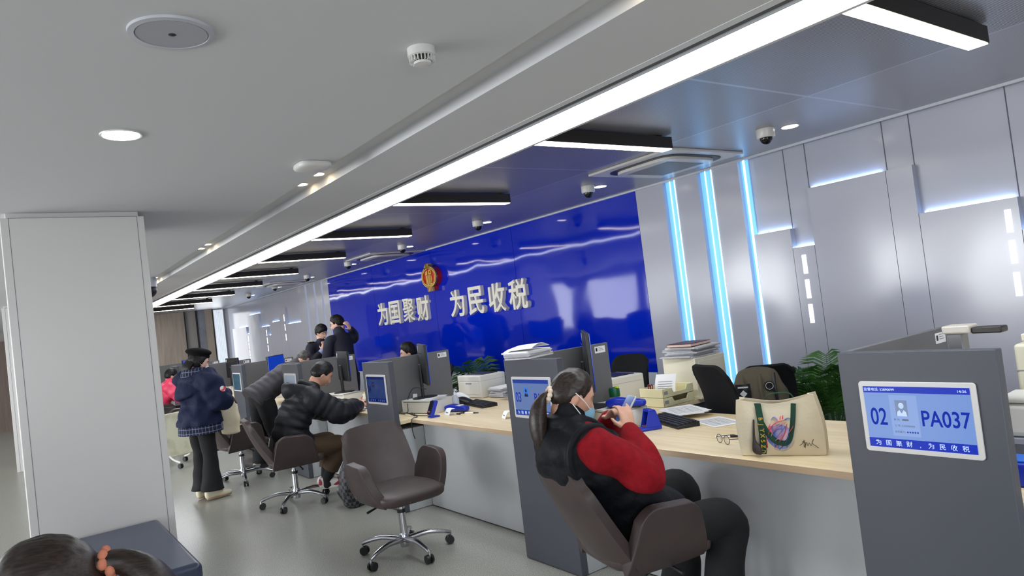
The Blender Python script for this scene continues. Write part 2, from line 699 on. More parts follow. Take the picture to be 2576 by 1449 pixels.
# soffit between the two ceilings, with the recess that holds the light line
sof = MB()
sof.bb(-23.2, 4.2, 1.86, 2.34, CEIL, CEIL + 0.15)
sof.bb(-23.2, 4.2, 2.34, 2.74, CEIL + 0.05, CEIL + 0.15)
sof.bb(-23.2, 4.2, 2.72, 2.745, CEIL - 0.004, CEIL + 0.05)
struct(sof.done('trim_2', M_ceil, smooth=0))
lip = MB()
lip.bb(-23.2, 4.2, 2.335, 2.385, CEIL - 0.002, CEIL + 0.05)
struct(lip.done('trim_3', mat('soffit_lip', (216, 217, 218), rough=0.5), smooth=0))
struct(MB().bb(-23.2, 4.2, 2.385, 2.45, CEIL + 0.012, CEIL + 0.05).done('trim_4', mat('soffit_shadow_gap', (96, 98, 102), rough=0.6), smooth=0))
struct(MB().bb(-23.2, 4.2, 2.74, 5.8, OFF, OFF + 0.1).done('ceiling_office', M_perf, smooth=0))
t = thing('linear_light', 'long white light line running the length of the soffit', 'light', (-9.5, 2.585, CEIL))
MB().bb(-13.5, 13.5, -0.135, -0.125, -0.0, 0.045).done('frame', M_greyl, t, smooth=0)
MB().bb(-13.5, 13.5, -0.125, 0.13, 0.004, 0.02).done('diffuser', M_lgt, t, smooth=0)

# back wall: base layer, plinth, blue feature panel
struct(MB().bb(-23.2, 4.2, WALL, WALL + 0.2, 0, OFF).done('wall_back', M_wallw, smooth=0))
struct(MB().bb(-23.2, 4.2, WALL - 0.10, WALL + 0.02, 0, 0.10).done('baseboard_back', M_greyl, smooth=0))
struct(MB().bb(-13.98, -5.12, WALL - 0.07, WALL + 0.02, 0.10, 0.755).done('trim_5', M_plinth, smooth=0))
bl = MB()
for a, b in ((-13.98, -11.8), (-11.794, -9.6), (-9.594, -7.4), (-7.394, -5.12)):
    bl.bb(a, b, WALL - 0.06, WALL + 0.02, 0.755, OFF)
struct(bl.done('trim_6', M_wallb, smooth=0))
struct(MB().bb(-23.2, 4.2, WALL - 0.085, WALL - 0.058, OFF - 0.018, OFF).done('trim_7', mat('ceiling_angle', (206, 210, 218), rough=0.3), smooth=0))

# glossy white panelling: raised front panels with stepped tops, light coves behind the steps
Y0, Y1 = WALL - 0.06, WALL + 0.02


def raised(name, polys, seams):
    mb = MB()
    for p in polys:
        mb.prism(p, Y0, Y1)
    return struct(mb.done(name, M_wallw, smooth=0, bevel=0.0))


G = 0.004
near = [
    [(-3.755, 0.1), (-3.40, 0.1), (-3.40, 2.0), (-3.755, 2.0)],
    [(-3.40 + G, 0.1), (-3.20, 0.1), (-3.20, 1.83), (-3.40 + G, 1.83)],
    [(-3.20 + G, 0.1), (-2.555, 0.1), (-2.555, 2.305), (-3.20 + G, 2.305)],
    [(-2.555 + G, 0.1), (-2.36, 0.1), (-2.36, 2.305), (-2.555 + G, 2.305)],
    [(-2.36 + G, 0.1), (-1.735, 0.1), (-1.735, 1.94), (-2.36 + G, 1.94)],
    [(-1.735 + G, 0.1), (-1.55, 0.1), (-1.55, 1.72), (-1.735 + G, 1.72)],
    [(-1.55 + G, 0.1), (-0.9, 0.1), (-0.9, 2.2), (-1.55 + G, 2.2)],
    [(-0.9 + G, 0.1), (4.1, 0.1), (4.1, 2.0), (-0.9 + G, 2.0)],
]
far = [
    [(-21.9, 0.1), (-20.42, 0.1), (-20.42, 2.0), (-21.9, 2.0)],
    [(-20.42 + G, 0.1), (-20.17, 0.1), (-20.17, 1.8), (-20.42 + G, 1.8)],
    [(-20.17 + G, 0.1), (-19.1, 0.1), (-19.1, 2.3), (-20.17 + G, 2.3)],
    [(-19.1 + G, 0.1), (-18.45, 0.1), (-18.45, 1.92), (-19.1 + G, 1.92)],
    [(-18.45 + G, 0.1), (-18.2, 0.1), (-18.2, 1.68), (-18.45 + G, 1.68)],
    [(-18.2 + G, 0.1), (-17.4, 0.1), (-17.4, 2.0), (-18.2 + G, 2.0)],
    [(-17.4 + G, 0.1), (-16.9, 0.1), (-16.9, 2.3), (-17.4 + G, 2.3)],
    [(-16.9 + G, 0.1), (-15.85, 0.1), (-15.85, 1.89), (-16.9 + G, 1.89)],
]
raised('trim_8', near, None)
raised('trim_9', far, None)
# flush panels between and beside the vertical light slots
fl = MB()
for a, b in ((-5.116, -4.735), (-4.575, -4.295), (-4.125, -3.835)):
    fl.bb(a, b, Y0, Y1, 0.1, OFF)
for a, b in ((-15.85, -15.40), (-15.28, -14.86), (-14.74, -14.40), (-14.30, -13.984)):
    fl.bb(a, b, Y0, Y1, 0.1, OFF)
struct(fl.done('trim_10', M_wallw, smooth=0))
# seams on the recessed upper panels
sm_ = MB()
for x in (-3.41, -3.21, -2.565, -2.365, -1.74, -1.2):
    sm_.bb(x - 0.003, x + 0.003, WALL - 0.003, WALL + 0.01, 1.7, OFF)
struct(sm_.done('trim_11', mat('panel_seam', (92, 96, 108), rough=0.6), smooth=0))


def cove(x0, x1, z, label):
    o = MB().bb(0, x1 - x0, 0, 0.012, 0.001, 0.012).done('cove_light', M_ledc, smooth=0)
    tag(o, label, 'light', 'blue light lines hidden behind the stepped wall panels', None, (x0, WALL - 0.022, z))


CV = ((-3.74, -3.41, 2.0, 'blue glow line on the step right of the third light slot'),
      (-3.39, -3.21, 1.83, 'short blue glow in the square notch above the left light dashes'),
      (-3.18, -2.60, 2.305, 'long blue glow line on the highest panel step'),
      (-2.33, -1.76, 1.94, 'blue glow line on the wide step near the right edge'),
      (-1.72, -1.56, 1.72, 'blue glow in the notch at the right edge of the photo'))
for a in CV:
    cove(*a)
for a in ((-21.3, -20.45, 2.0, 'far left glow line on the distant white panelling'),
          (-20.4, -20.2, 1.8, 'glow in the far left notch of the distant panelling'),
          (-20.1, -19.15, 2.3, 'high glow line at left of the distant panelling'),
          (-19.05, -18.47, 1.92, 'glow line in the middle of the distant panelling'),
          (-18.42, -18.22, 1.68, 'glow in the middle notch of the distant panelling'),
          (-18.1, -17.45, 2.0, 'short glow line right of the distant middle notch'),
          (-16.85, -15.9, 1.89, 'glow line on the distant step nearest the blue wall')):
    cove(*a)


def slot(x0, x1, z0, z1, label, line=True, M=M_ledp, ML=M_ledb):
    t = thing('light_slot', label, 'light', ((x0 + x1) / 2, WALL, z0), 0, 'vertical light slots in the back wall')
    h, wd = z1 - z0, (x1 - x0) / 2
    MB().bb(-wd, wd, -0.012, -0.002, 0, h).done('diffuser', M, t, smooth=0)
    MB().bb(-wd * 0.36, -wd * 0.36 + 0.009, -0.018, -0.012, 0, h).done('light_line', ML, t, smooth=0)
    if line:
        MB().bb(wd - 0.008, wd + 0.0, -0.068, -0.060, 0, h).done('light_line', ML, t, smooth=0)


slot(-4.735, -4.575, 0.15, OFF - 0.01, 'vertical blue light slot nearest the blue wall')
slot(-4.295, -4.125, 0.15, OFF - 0.01, 'middle vertical blue light slot')
slot(-3.835, -3.757, 0.15, OFF - 0.01, 'narrow vertical blue light slot beside the stepped panels')
M_slotw = mat('pale_slot_diffuser', (220, 226, 240), emit=(206, 216, 240), es=0.75)
for x, l in ((-15.34, 'pale vertical light slot farthest from the blue wall'), (-14.80, 'middle pale vertical slot left of the blue wall'),
             (-14.35, 'pale vertical slot right beside the far end of the blue wall')):
    slot(x - 0.06, x + 0.06, 0.15, OFF - 0.01, l, False, M_slotw, M_slotw)


def dash(x, z0, z1, label):
    o = MB().bb(-0.019, 0.019, -0.004, 0.01, 0, z1 - z0).done('light_dash', M_dash, smooth=0)
    tag(o, label, 'light', 'short white light bars set in the wall panels', None, (x, Y0, z0))


for z0, z1, l in ((1.60, 1.76, 'top'), (1.39, 1.55, 'middle'), (1.18, 1.34, 'bottom')):
    dash(-3.305, z0, z1, l + ' white light bar of the column left of the palm')
for z0, z1, l in ((1.71, 1.865, 'top'), (1.50, 1.655, 'middle'), (1.28, 1.44, 'bottom')):
    dash(-1.80, z0, z1, l + ' white light bar at the right edge of the wall')
for X, zs, l in ((-20.3, (1.74, 1.54, 1.34, 1.14), 'farthest'), (-18.55, (1.83, 1.63, 1.43), 'middle'), (-17.02, (2.13, 1.90, 1.66), 'nearest')):
    for k, z in enumerate(zs):
        dash(X, z - 0.16, z, '%s light bar from the top in the %s distant column' % (('first', 'second', 'third', 'fourth')[k], l))

# far wall: veneer panels with dark gaps, pale recess, curtained bay
FX = -22.8
struct(MB().bb(FX - 0.3, FX - 0.1, -6.2, 5.8, 0, OFF).done('wall_far', mat('far_wall_paint', (168, 162, 156), rough=0.6), smooth=0))
vp = MB()
for a, b in ((-6.0, -0.6), (3.0, 4.36), (4.95, 5.16)):
    vp.bb(FX - 0.1, FX, a, b, 0, OFF)
struct(vp.done('trim_12', M_woodwall, smooth=0))
dk = MB()
for a in (4.36, 4.70, 5.16):
    dk.bb(FX - 0.09, FX + 0.01, a, a + 0.035, 0, OFF)
struct(dk.done('trim_13', mat('dark_gap', (34, 34, 38), rough=0.6), smooth=0))
struct(MB().bb(FX - 0.1, FX - 0.02, 4.735, 4.95, 0, OFF).done('window_1', mat('grey_glass', (122, 122, 130), rough=0.12, mix=(150, 152, 160), ns=1.2), smooth=0))
cu = MB().sheet(lambda u, v: (FX + 0.02 + 0.02 * math.sin(u * 40), 5.2 + 0.28 * u, 0.05 + v * (OFF - 0.08)), 40, 2, 0.006)
tag(cu.done('curtain', mat('white_curtain_glow', (236, 238, 242), rough=0.9, emit=(226, 236, 246), es=0.35)), 'white curtain hanging at the far end of the back wall', 'curtain')  # daylight on the curtain put into its material as a faint glow
# door in the far wall seen past the white columns
d = struct(MB().bb(FX - 0.1, FX - 0.02, -0.55, 0.6, 0, 2.35).done('door_1', wood_mat('door_veneer', (112, 96, 88), (126, 108, 98), 2, 0.5, 0.6), smooth=0))
MB().bb(FX - 0.02, FX + 0.03, -0.45, -0.42, 0.95, 1.1).done('door_handle', M_alu, d, smooth=0)
# window wall opposite the counters, and the end wall behind the camera
ww = MB()
ww.bb(-23.2, 4.2, -6.2, -6.0, 0, 0.55)
ww.bb(-23.2, 4.2, -6.2, -6.0, 2.35, CEIL)
xs = [-23.2, -21.6, -19.4, -18.6, -16.4, -15.6, -13.4, -12.6, -10.4, -9.6, -7.4, -6.6, -4.4, -3.6, -1.4, -0.6, 1.6, 4.2]
for i in range(0, len(xs), 2):
    ww.bb(xs[i], xs[i + 1], -6.2, -6.0, 0.55, 2.35)
struct(ww.done('wall_left', M_ceil, smooth=0))
wr = MB()
wr.bb(4.0, 4.2, -6.2, 5.8, 0, 0.45)
wr.bb(4.0, 4.2, -6.2, 5.8, 2.35, OFF)
wr.bb(4.0, 4.2, -6.2, -3.5, 0.45, 2.35)
wr.bb(4.0, 4.2, 0.5, 5.8, 0.45, 2.35)
struct(wr.done('wall_right', M_ceil, smooth=0))

# white clad columns standing on the public side
M_seam = mat('column_seam', (96, 102, 114), rough=0.6)


def column(x, y0, y1, top):
    c = MB()
    c.bb(x - 0.9, x, y0, y1, 0, top)
    c.bb(x - 0.87, x - 0.03, y0 + 0.03, y1 - 0.03, top, CEIL + 0.01)
    o = struct(c.done('wall_column', M_white, bevel=0.003))
    g = MB()
    for y in (y0 + 0.045, y1 - 0.045):
        g.bb(x - 0.01, x + 0.0008, y - 0.0014, y + 0.0014, 0, top)
    g.bb(x - 0.01, x + 0.0008, y0 + 0.045, y1 - 0.045, top - 0.002, top)
    g.done('seam', M_seam, o, smooth=0)


column(-5.45, 0.028, 0.852, 2.565)
column(-13.5, -0.02, 0.80, 2.565)

# ------------------------------------------------------------------ ceiling fittings
LPOS = [-1.32 - 2 * i for i in range(10)]
t0 = thing('ceiling_lamp', 'black framed linear lamp at the top right corner, first of the row', 'lamp', (LPOS[0], 3.355, OFF), 0, 'black framed linear lamps across the office ceiling')
h = MB()
h.bb(-0.048, 0.048, -0.6, 0.6, -0.095, -0.012)
h.done('housing', M_dark, t0, smooth=0)
MB().bb(-0.043, 0.043, -0.594, 0.594, -0.100, -0.094).done('diffuser', M_lgtw, t0, smooth=0)
for y in (-0.5, 0.5):
    MB().bb(-0.03, 0.03, y - 0.02, y + 0.02, -0.015, 0.0).done('bracket', M_black, t0, smooth=0)
NM = ('', 'beside the air conditioner cassette, second from the right', 'third from the right', 'fourth from the right', 'fifth from the right', 'sixth from the right',
      'seventh from the right', 'third from the far end', 'next to last at the far end', 'last one before the far wall')
for i in range(1, 10):
    dup(t0, (LPOS[i], 3.355, OFF), 0, 'black framed linear ceiling lamp, ' + NM[i])

t0 = thing('downlight', 'recessed round downlight nearest the right edge of the office ceiling', 'light', (-2.87, 4.81, OFF), 0, 'small downlights along the office back wall')
MB().lathe([(0.068, -0.004), (0.068, 0.0), (0.05, 0.0)], n=28).done('rim', M_white, t0)
MB().lathe([(0.058, -0.006), (0.058, -0.001)], n=28).done('lens', M_dl, t0)
ORD = ('second', 'third', 'fourth', 'fifth', 'sixth', 'seventh', 'eighth')
for k, (x, y) in enumerate(((-4.97, 4.85), (-7.05, 4.88), (-9.15, 4.9), (-11.29, 4.92), (-13.38, 4.93), (-15.41, 4.93), (-17.5, 4.93))):
    dup(t0, (x, y, OFF), 0, 'recessed round downlight beside a dome camera, %s from the right' % ORD[k])
t0 = thing('dome_camera', 'white dome camera above the stepped panels, largest one', 'camera', (-2.98, 4.66, OFF), 0, 'dome cameras along the office ceiling')
MB().lathe([(0.066, 0.0), (0.066, -0.055), (0.060, -0.066), (0.0, -0.066)], n=28, cap=False).done('housing', M_white, t0)
MB().ball((0, 0, -0.066), (0.046, 0.046, 0.05), 20).done('dome', mat('smoked_dome', (14, 14, 18), rough=0.08), t0, smooth=80)
for k, x in enumerate((-4.97, -6.95, -8.95, -10.93, -12.9, -14.9, -16.9)):
    dup(t0, (x, 4.68, OFF), 0, 'white dome camera on the office ceiling, %s from the right' % ORD[k])


def cassette(x, y, label):
    t = thing('air_conditioner', label, 'air conditioner', (x, y, OFF), 0, 'square ceiling cassettes')
    MB().bb(-0.47, 0.47, -0.47, 0.47, -0.022, 0).done('frame', M_white, t, bevel=0.006)
    ring = []
    for i in range(48):
        a = 2 * PI * i / 48
        c, s_ = math.cos(a), math.sin(a)
        ring.append((0.385 * math.copysign(abs(c) ** 0.4, c), 0.385 * math.copysign(abs(s_) ** 0.4, s_), -0.024))
    MB().prism([(p[0], p[1]) for p in ring], -0.027, -0.02, 'xy').done('air_slot', M_black, t, smooth=0)
    MB().prism([(p[0] * 0.86, p[1] * 0.86) for p in ring], -0.05, -0.02, 'xy').done('panel', M_white, t, bevel=0.004)
    MB().bb(-0.23, 0.23, -0.23, 0.23, -0.053, -0.045).done('grille', mat('return_grille', (142, 144, 146), rough=0.5, mix=(112, 114, 116), ns=60, stretch=(1, 30, 1)), t, smooth=0)


cassette(-4.02, 4.72, 'square white ceiling cassette above the light slots')
cassette(-10.15, 4.98, 'distant square ceiling cassette above the far end of the blue wall')
cassette(-14.4, 4.75, 'smallest ceiling cassette over the distant white panelling')

t = thing('ceiling_speaker', 'round grey speaker grille in the top left ceiling', 'speaker', (-2.335, 0.50, CEIL))
MB().lathe([(0.128, 0.0), (0.126, -0.008), (0.108, -0.010), (0.106, -0.004), (0.0, -0.004)], n=56, cap=False).done('rim', mat('speaker_rim', (186, 188, 196), rough=0.45), t)
gm = mat('speaker_mesh', (176, 178, 186), rough=0.55)
nt = gm.node_tree
_, x_, y_, z_ = coords(nt)
nt.links.new(rgb_mix(nt, line_mask(nt, x_, 0.004, 0, 0.0008), lin((188, 190, 198)), lin((128, 130, 138))), nt.nodes['Principled BSDF'].inputs['Base Color'])
MB().lathe([(0.105, -0.004), (0.104, -0.009), (0.0, -0.009)], n=56, cap=False).done('grille', gm, t)
MB().ball((0, 0, -0.009), (0.012, 0.012, 0.003), 14).done('badge', mat('speaker_badge', (44, 46, 52), rough=0.4), t)
t = thing('smoke_detector', 'white smoke detector on the ceiling', 'smoke detector', (-2.205, 1.325, CEIL))
MB().lathe([(0.052, 0.0), (0.052, -0.03), (0.046, -0.034)], n=32).done('base', M_white, t)
MB().lathe([(0.045, -0.034), (0.034, -0.052)], n=32).done('vent_ring', M_black, t)
fins = MB()
for k in range(22):
    a = 2 * PI * k / 22
    fins.box((0.042 * math.cos(a), 0.042 * math.sin(a), -0.043), (0.014, 0.004, 0.02), a)
fins.done('fins', M_white, t, smooth=0)
MB().lathe([(0.034, -0.050), (0.032, -0.060), (0.0, -0.062)], n=32, cap=False).done('cap', M_white, t)
t = thing('access_point', 'white square wireless access point on the ceiling beside the cove', 'access point', (-3.98, 1.55, CEIL), 0.0)
MB().loft([(0, 0, -0.002), (0, 0, -0.018), (0, 0, -0.030), (0, 0, -0.036)], [0.098, 0.100, 0.092, 0.074], side=(1, 0, 0), n=48, res=5, sq=3.6, dome=False).done('case', M_white, t, smooth=50)
MB().ball((0.03, -0.02, -0.0345), 0.003, 8).done('indicator', mat('indicator', (200, 90, 60), emit=(220, 120, 60), es=0.6), t)
t = thing('ceiling_downlight', 'round warm white downlight glowing on the left ceiling', 'light', (-3.53, 0.495, CEIL))
MB().lathe([(0.088, 0.0), (0.086, -0.006), (0.072, -0.004)], n=36).done('rim', M_white, t)
MB().lathe([(0.075, -0.001), (0.075, -0.0075)], n=36).done('lens', M_dl, t)
t0 = thing('cove_spotlight', 'warm spotlight in the ceiling cove nearest the access point', 'light', (-4.48, 1.775, CEIL + 0.06), 0, 'pairs of warm spotlights in the ceiling cove')
MB().lathe([(0.05, 0.0), (0.05, -0.004), (0.040, -0.004)], n=24).done('rim', M_white, t0)
MB().lathe([(0.040, -0.001), (0.040, -0.006)], n=24).done('lens', M_spot, t0)
for x, l in ((-4.80, 'warm cove spotlight just beyond the access point'), (-7.73, 'warm cove spotlight, nearer of the distant pair'), (-8.05, 'warm cove spotlight, farther of the distant pair'),
             (-1.20, 'warm cove spotlight at the top edge of the photo, right one'), (-1.52, 'warm cove spotlight at the top edge of the photo, left one'),
             (-11.0, 'warm cove spotlight above the black dome camera'), (-11.3, 'warm cove spotlight just beyond the black dome camera')):
    dup(t0, (x, 1.775, CEIL + 0.06), 0, l)
t = thing('dome_camera', 'black dome camera under the soffit beside the white column', 'camera', (-10.35, 1.60, CEIL))
MB().lathe([(0.09, 0), (0.09, -0.13)], n=20).done('housing', M_greyl, t)
MB().ball((0, 0, -0.17), (0.085, 0.085, 0.1), 18).done('dome', M_black, t, smooth=80)

# ------------------------------------------------------------------ wall lettering and emblem
M_letter = mat('letter_cream', (238, 234, 220), rough=0.35)
M_lside = mat('letter_side', (150, 158, 172), rough=0.35)
CH = (('为', -11.43, 'first'), ('国', -10.95, 'second'), ('聚', -10.43, 'third'), ('财', -9.94, 'fourth'),
      ('为', -8.87, 'fifth'), ('民', -8.36, 'sixth'), ('收', -7.83, 'seventh'), ('税', -7.34, 'eighth'))
for ch, x, o_ in CH:
    mb = text_mb(ch, 0.39, 0.028, 0.0)
    tv, tf = list(mb.v), list(mb.f)
    q_ = 0.005 if ch == '聚' else 0.0075
    for ax, az in ((q_, 0), (-q_, 0), (0, q_), (0, -q_), (q_ * 0.7, q_ * 0.7), (-q_ * 0.7, -q_ * 0.7), (q_ * 0.7, -q_ * 0.7), (-q_ * 0.7, q_ * 0.7)):
        mb.add([v + Vector((ax, 0.0006 * (ax + az) / q_, az)) for v in tv], tf)
    x0 = min(v.x for v in mb.v); x1 = max(v.x for v in mb.v)
    z0 = min(v.z for v in mb.v); z1 = max(v.z for v in mb.v)
    kx, kz = 0.40 / (x1 - x0), 0.40 / (z1 - z0)
    mb.v = [Vector(((v.x - (x0 + x1) / 2) * kx, v.y, (v.z - z0) * kz)) for v in mb.v]
    o = mb.done('sign_character', M_letter, smooth=0)
    tag(o, 'raised cream character %s, %s from the left on the blue wall' % (ch, o_), 'sign', 'raised characters on the blue wall', None, (x, WALL - 0.06 - 0.028, 1.585))
t = thing('emblem', 'round red and gold emblem above the characters on the blue wall', 'emblem', (-9.53, WALL - 0.06, 2.25))
M_gold = mat('gold_metal', (222, 186, 96), rough=0.28, metal=0.85)
M_red = mat('emblem_red', (186, 24, 34), rough=0.35)


def ell(rx, rz, n=56):
    return [(rx * math.cos(2 * PI * i / n), rz * math.sin(2 * PI * i / n)) for i in range(n)]


MB().prism(ell(0.225, 0.162), -0.09, 0.0).done('disc', M_red, t)
for name, a, b in (('outer_ring', 0.232, 0.212), ('inner_ring', 0.200, 0.184)):
    mb = MB()
    n = 56
    P = ell(a, a * 0.72) + ell(b, b * 0.70)
    vs = [(p[0], -0.112, p[1]) for p in P] + [(p[0], -0.085, p[1]) for p in P]
    fs = []
    for i in range(n):
        j = (i + 1) % n
        fs += [(i, j, n + j, n + i), (2 * n + i, 3 * n + i, 3 * n + j, 2 * n + j), (i, 2 * n + i, 2 * n + j, j), (n + i, n + j, 3 * n + j, 3 * n + i)]
    mb.add(vs, fs)
    mb.done(name, M_gold, t)
g = MB()
for x, z0, z1 in ((-0.083, -0.12, 0.02), (-0.055, -0.13, 0.035), (-0.025, -0.135, 0.035), (0.005, -0.13, 0.035), (0.035, -0.12, 0.03), (0.075, -0.10, 0.02)):
    g.bb(x - 0.009, x + 0.009, -0.108, -0.085, z0, z1)
g.bb(0.040, 0.084, -0.108, -0.085, -0.115, -0.095)
g.done('column_bars', M_gold, t, smooth=0)
g = MB()
g.prism([(-0.10, 0.03), (-0.03, 0.045), (-0.03, 0.11), (-0.10, 0.09)], -0.110, -0.085)
for p in ([(0.0, 0.04), (0.085, 0.04), (0.085, 0.06), (0.0, 0.06)], [(0.0, 0.09), (0.085, 0.09), (0.085, 0.11), (0.0, 0.11)],
          [(0.0, 0.06), (0.03, 0.06), (0.03, 0.09), (0.0, 0.09)], [(0.055, 0.06), (0.085, 0.06), (0.085, 0.09), (0.055, 0.09)]):
    g.prism(p, -0.110, -0.085)
g.done('character_head', M_gold, t, smooth=0)
g = MB()
g.prism([(-0.115, 0.115), (-0.055, 0.135), (-0.055, 0.215), (-0.115, 0.17)], -0.112, -0.05)
for x in (-0.025, 0.015):
    g.bb(x - 0.012, x + 0.012, -0.112, -0.05, 0.13, 0.21)
g.prism([(0.045, 0.13), (0.06, 0.13), (0.045, 0.19)], -0.112, -0.05)
g.done('crown', M_gold, t, smooth=0)
g = MB()
for x in (-0.06, -0.02, 0.02, 0.06):
    g.bb(x - 0.012, x + 0.012, -0.112, -0.07, -0.225, -0.155)
g.done('foot', M_gold, t, smooth=0)
MB().bb(-0.07, 0.07, -0.09, 0.0, -0.215, -0.14).done('foot_block', M_red, t, smooth=0)

# ------------------------------------------------------------------ service counters
PX = [-1.476, -3.735, -5.99, -8.30, -10.62, -12.93, -15.24, -17.55]      # left edge of every pillar
PW = 0.54
PN = ('the nearest at the right', 'behind the woman with the ponytail', 'behind the empty armchair', 'beside the man in the black puffer jacket', 'beside the bending man',
      'behind the woman in the beret', 'beside the person in pink', 'the farthest in the row')
HP = 1.28
for i, x in enumerate(PX):
    t = thing('counter_pillar', 'dark grey counter pillar, ' + PN[i], 'counter pillar', (x, 2.586, 0), 0, 'grey pillars between the service desks')
    MB().bb(0, PW, 0, 0.052, 0.004, HP).done('front_panel', M_grey, t, bevel=0.004)
    MB().bb(0.03, PW - 0.004, 0.052, 0.27, 0.004, 0.69).done('side_box', M_greyl, t, smooth=0)
    t = thing('desk_partition', 'grey partition panel running back from the pillar, ' + PN[i], 'partition', (x, 2.66, 0), 0, 'grey partitions between the service desks')
    MB().bb(0.0, 0.03, -0.02, 0.83, 0.004, HP).done('panel', M_part, t, bevel=0.002)
    s_ = MB().bb(0.0302, 0.0316, 0.70, 0.80, 1.215, 1.262).done('label_sticker', M_paper, t, smooth=0)
    MB().bb(0.0318, 0.0324, 0.708, 0.724, 1.228, 1.252).done('mark', M_black, s_, smooth=0)
    k = MB()
    for q in range(3):
        k.bb(0.0318, 0.0322, 0.735, 0.735 + 0.05 - q * 0.008, 1.232 + q * 0.010, 1.2345 + q * 0.010)
    k.done('print', mat('print_grey', (110, 110, 114), rough=0.8), s_, smooth=0)

DN = ('right beside the display reading 02, papers and a tote bag on it', 'behind the empty armchair, card readers and a keyboard on it', 'where the man in the black puffer jacket writes',
      'where the man in dark trousers bends over', 'in front of the woman in the beret', 'with the seated person in pink', 'nearly hidden, the farthest one')
for i in range(-1, 7):
    if i == -1:
        xa, xb = PX[0] + 0.033, 0.78
        lab = 'pale wooden service desk cut off by the right edge of the photo'
    else:
        xa, xb = PX[i + 1] + 0.033, PX[i] - 0.003
        lab = 'wooden service desk ' + DN[i]
    t = thing('service_desk', lab, 'desk', (xa, 2.74, 0), 0, 'pale wooden service desks')
    L = xb - xa
    top = MB()
    top.prism([(PW - 0.033 + 0.002, 0.0), (L, 0.0), (L, 0.93), (0.0, 0.93), (0.0, -0.10), (PW - 0.03 + 0.002, -0.10)], 0.738, 0.77, 'xy')
    w_ = top.done('worktop', M_desk, t, bevel=0.002)
    MB().bb(PW - 0.03 + 0.003, L, -0.0015, 0.0, 0.7385, 0.7685).done('front_edge', M_deske, w_, smooth=0)
    MB().bb(PW - 0.03, L, 0.116, 0.132, 0.006, 0.738).done('kick_panel', M_greyl, t, smooth=0)
    MB().bb(PW - 0.03, L, 0.114, 0.132, 0.0, 0.006).done('plinth_strip', M_black, t, smooth=0)

# the number displays on the pillar fronts
SCR_BAR = mat('screen_bar', (2, 6, 40), rough=0.3, spec=0.2, emit=(12, 44, 178), es=1.0)
SCR_BG = mat('screen_light', (30, 38, 60), rough=0.2, spec=0.3, emit=(122, 156, 222), es=0.85)
SCR_TXT = mat('screen_blue_text', (0, 4, 30), rough=0.5, spec=0.1, emit=(12, 42, 165), es=1.0)
SCR_WT = mat('screen_white_text', (150, 170, 200), rough=0.2, emit=(196, 216, 250), es=0.8)
SCR_GR = mat('screen_grey_text', (60, 70, 90), rough=0.2, emit=(56, 70, 110), es=0.5)
SCR_PIC = mat('screen_photo_grey', (70, 84, 108), rough=0.15, emit=(96, 116, 156), es=0.7)
SCR_PIL = mat('screen_photo_light', (140, 160, 190), rough=0.15, emit=(168, 186, 220), es=0.7)
SCR_PIB = mat('screen_photo_blue', (30, 90, 170), rough=0.15, emit=(40, 110, 200), es=0.7)
SCR_DIM = mat('screen_dim', (26, 34, 60), rough=0.10, emit=(40, 62, 120), es=0.6)
SCR_DBAR = mat('screen_dim_bar', (10, 16, 50), rough=0.10, emit=(10, 28, 96), es=0.7)
SCR_DTX = mat('screen_dim_text', (10, 14, 40), rough=0.15, emit=(8, 18, 70), es=0.6)
SCR_TEAL = mat('screen_teal', (30, 62, 80), rough=0.08, emit=(40, 84, 106), es=0.5)
SCR_PALE = mat('screen_pale', (110, 118, 130), rough=0.10, emit=(120, 132, 150), es=0.6)


def rrect(x0, x1, z0, z1, r, n=5):
    out = []
    for cx, cz, a0 in ((x1 - r, z1 - r, 0), (x0 + r, z1 - r, 90), (x0 + r, z0 + r, 180), (x1 - r, z0 + r, 270)):
        for k in range(n + 1):
            a = math.radians(a0 + 90 * k / n)
            out.append((cx + r * math.cos(a), cz + r * math.sin(a)))
    return out


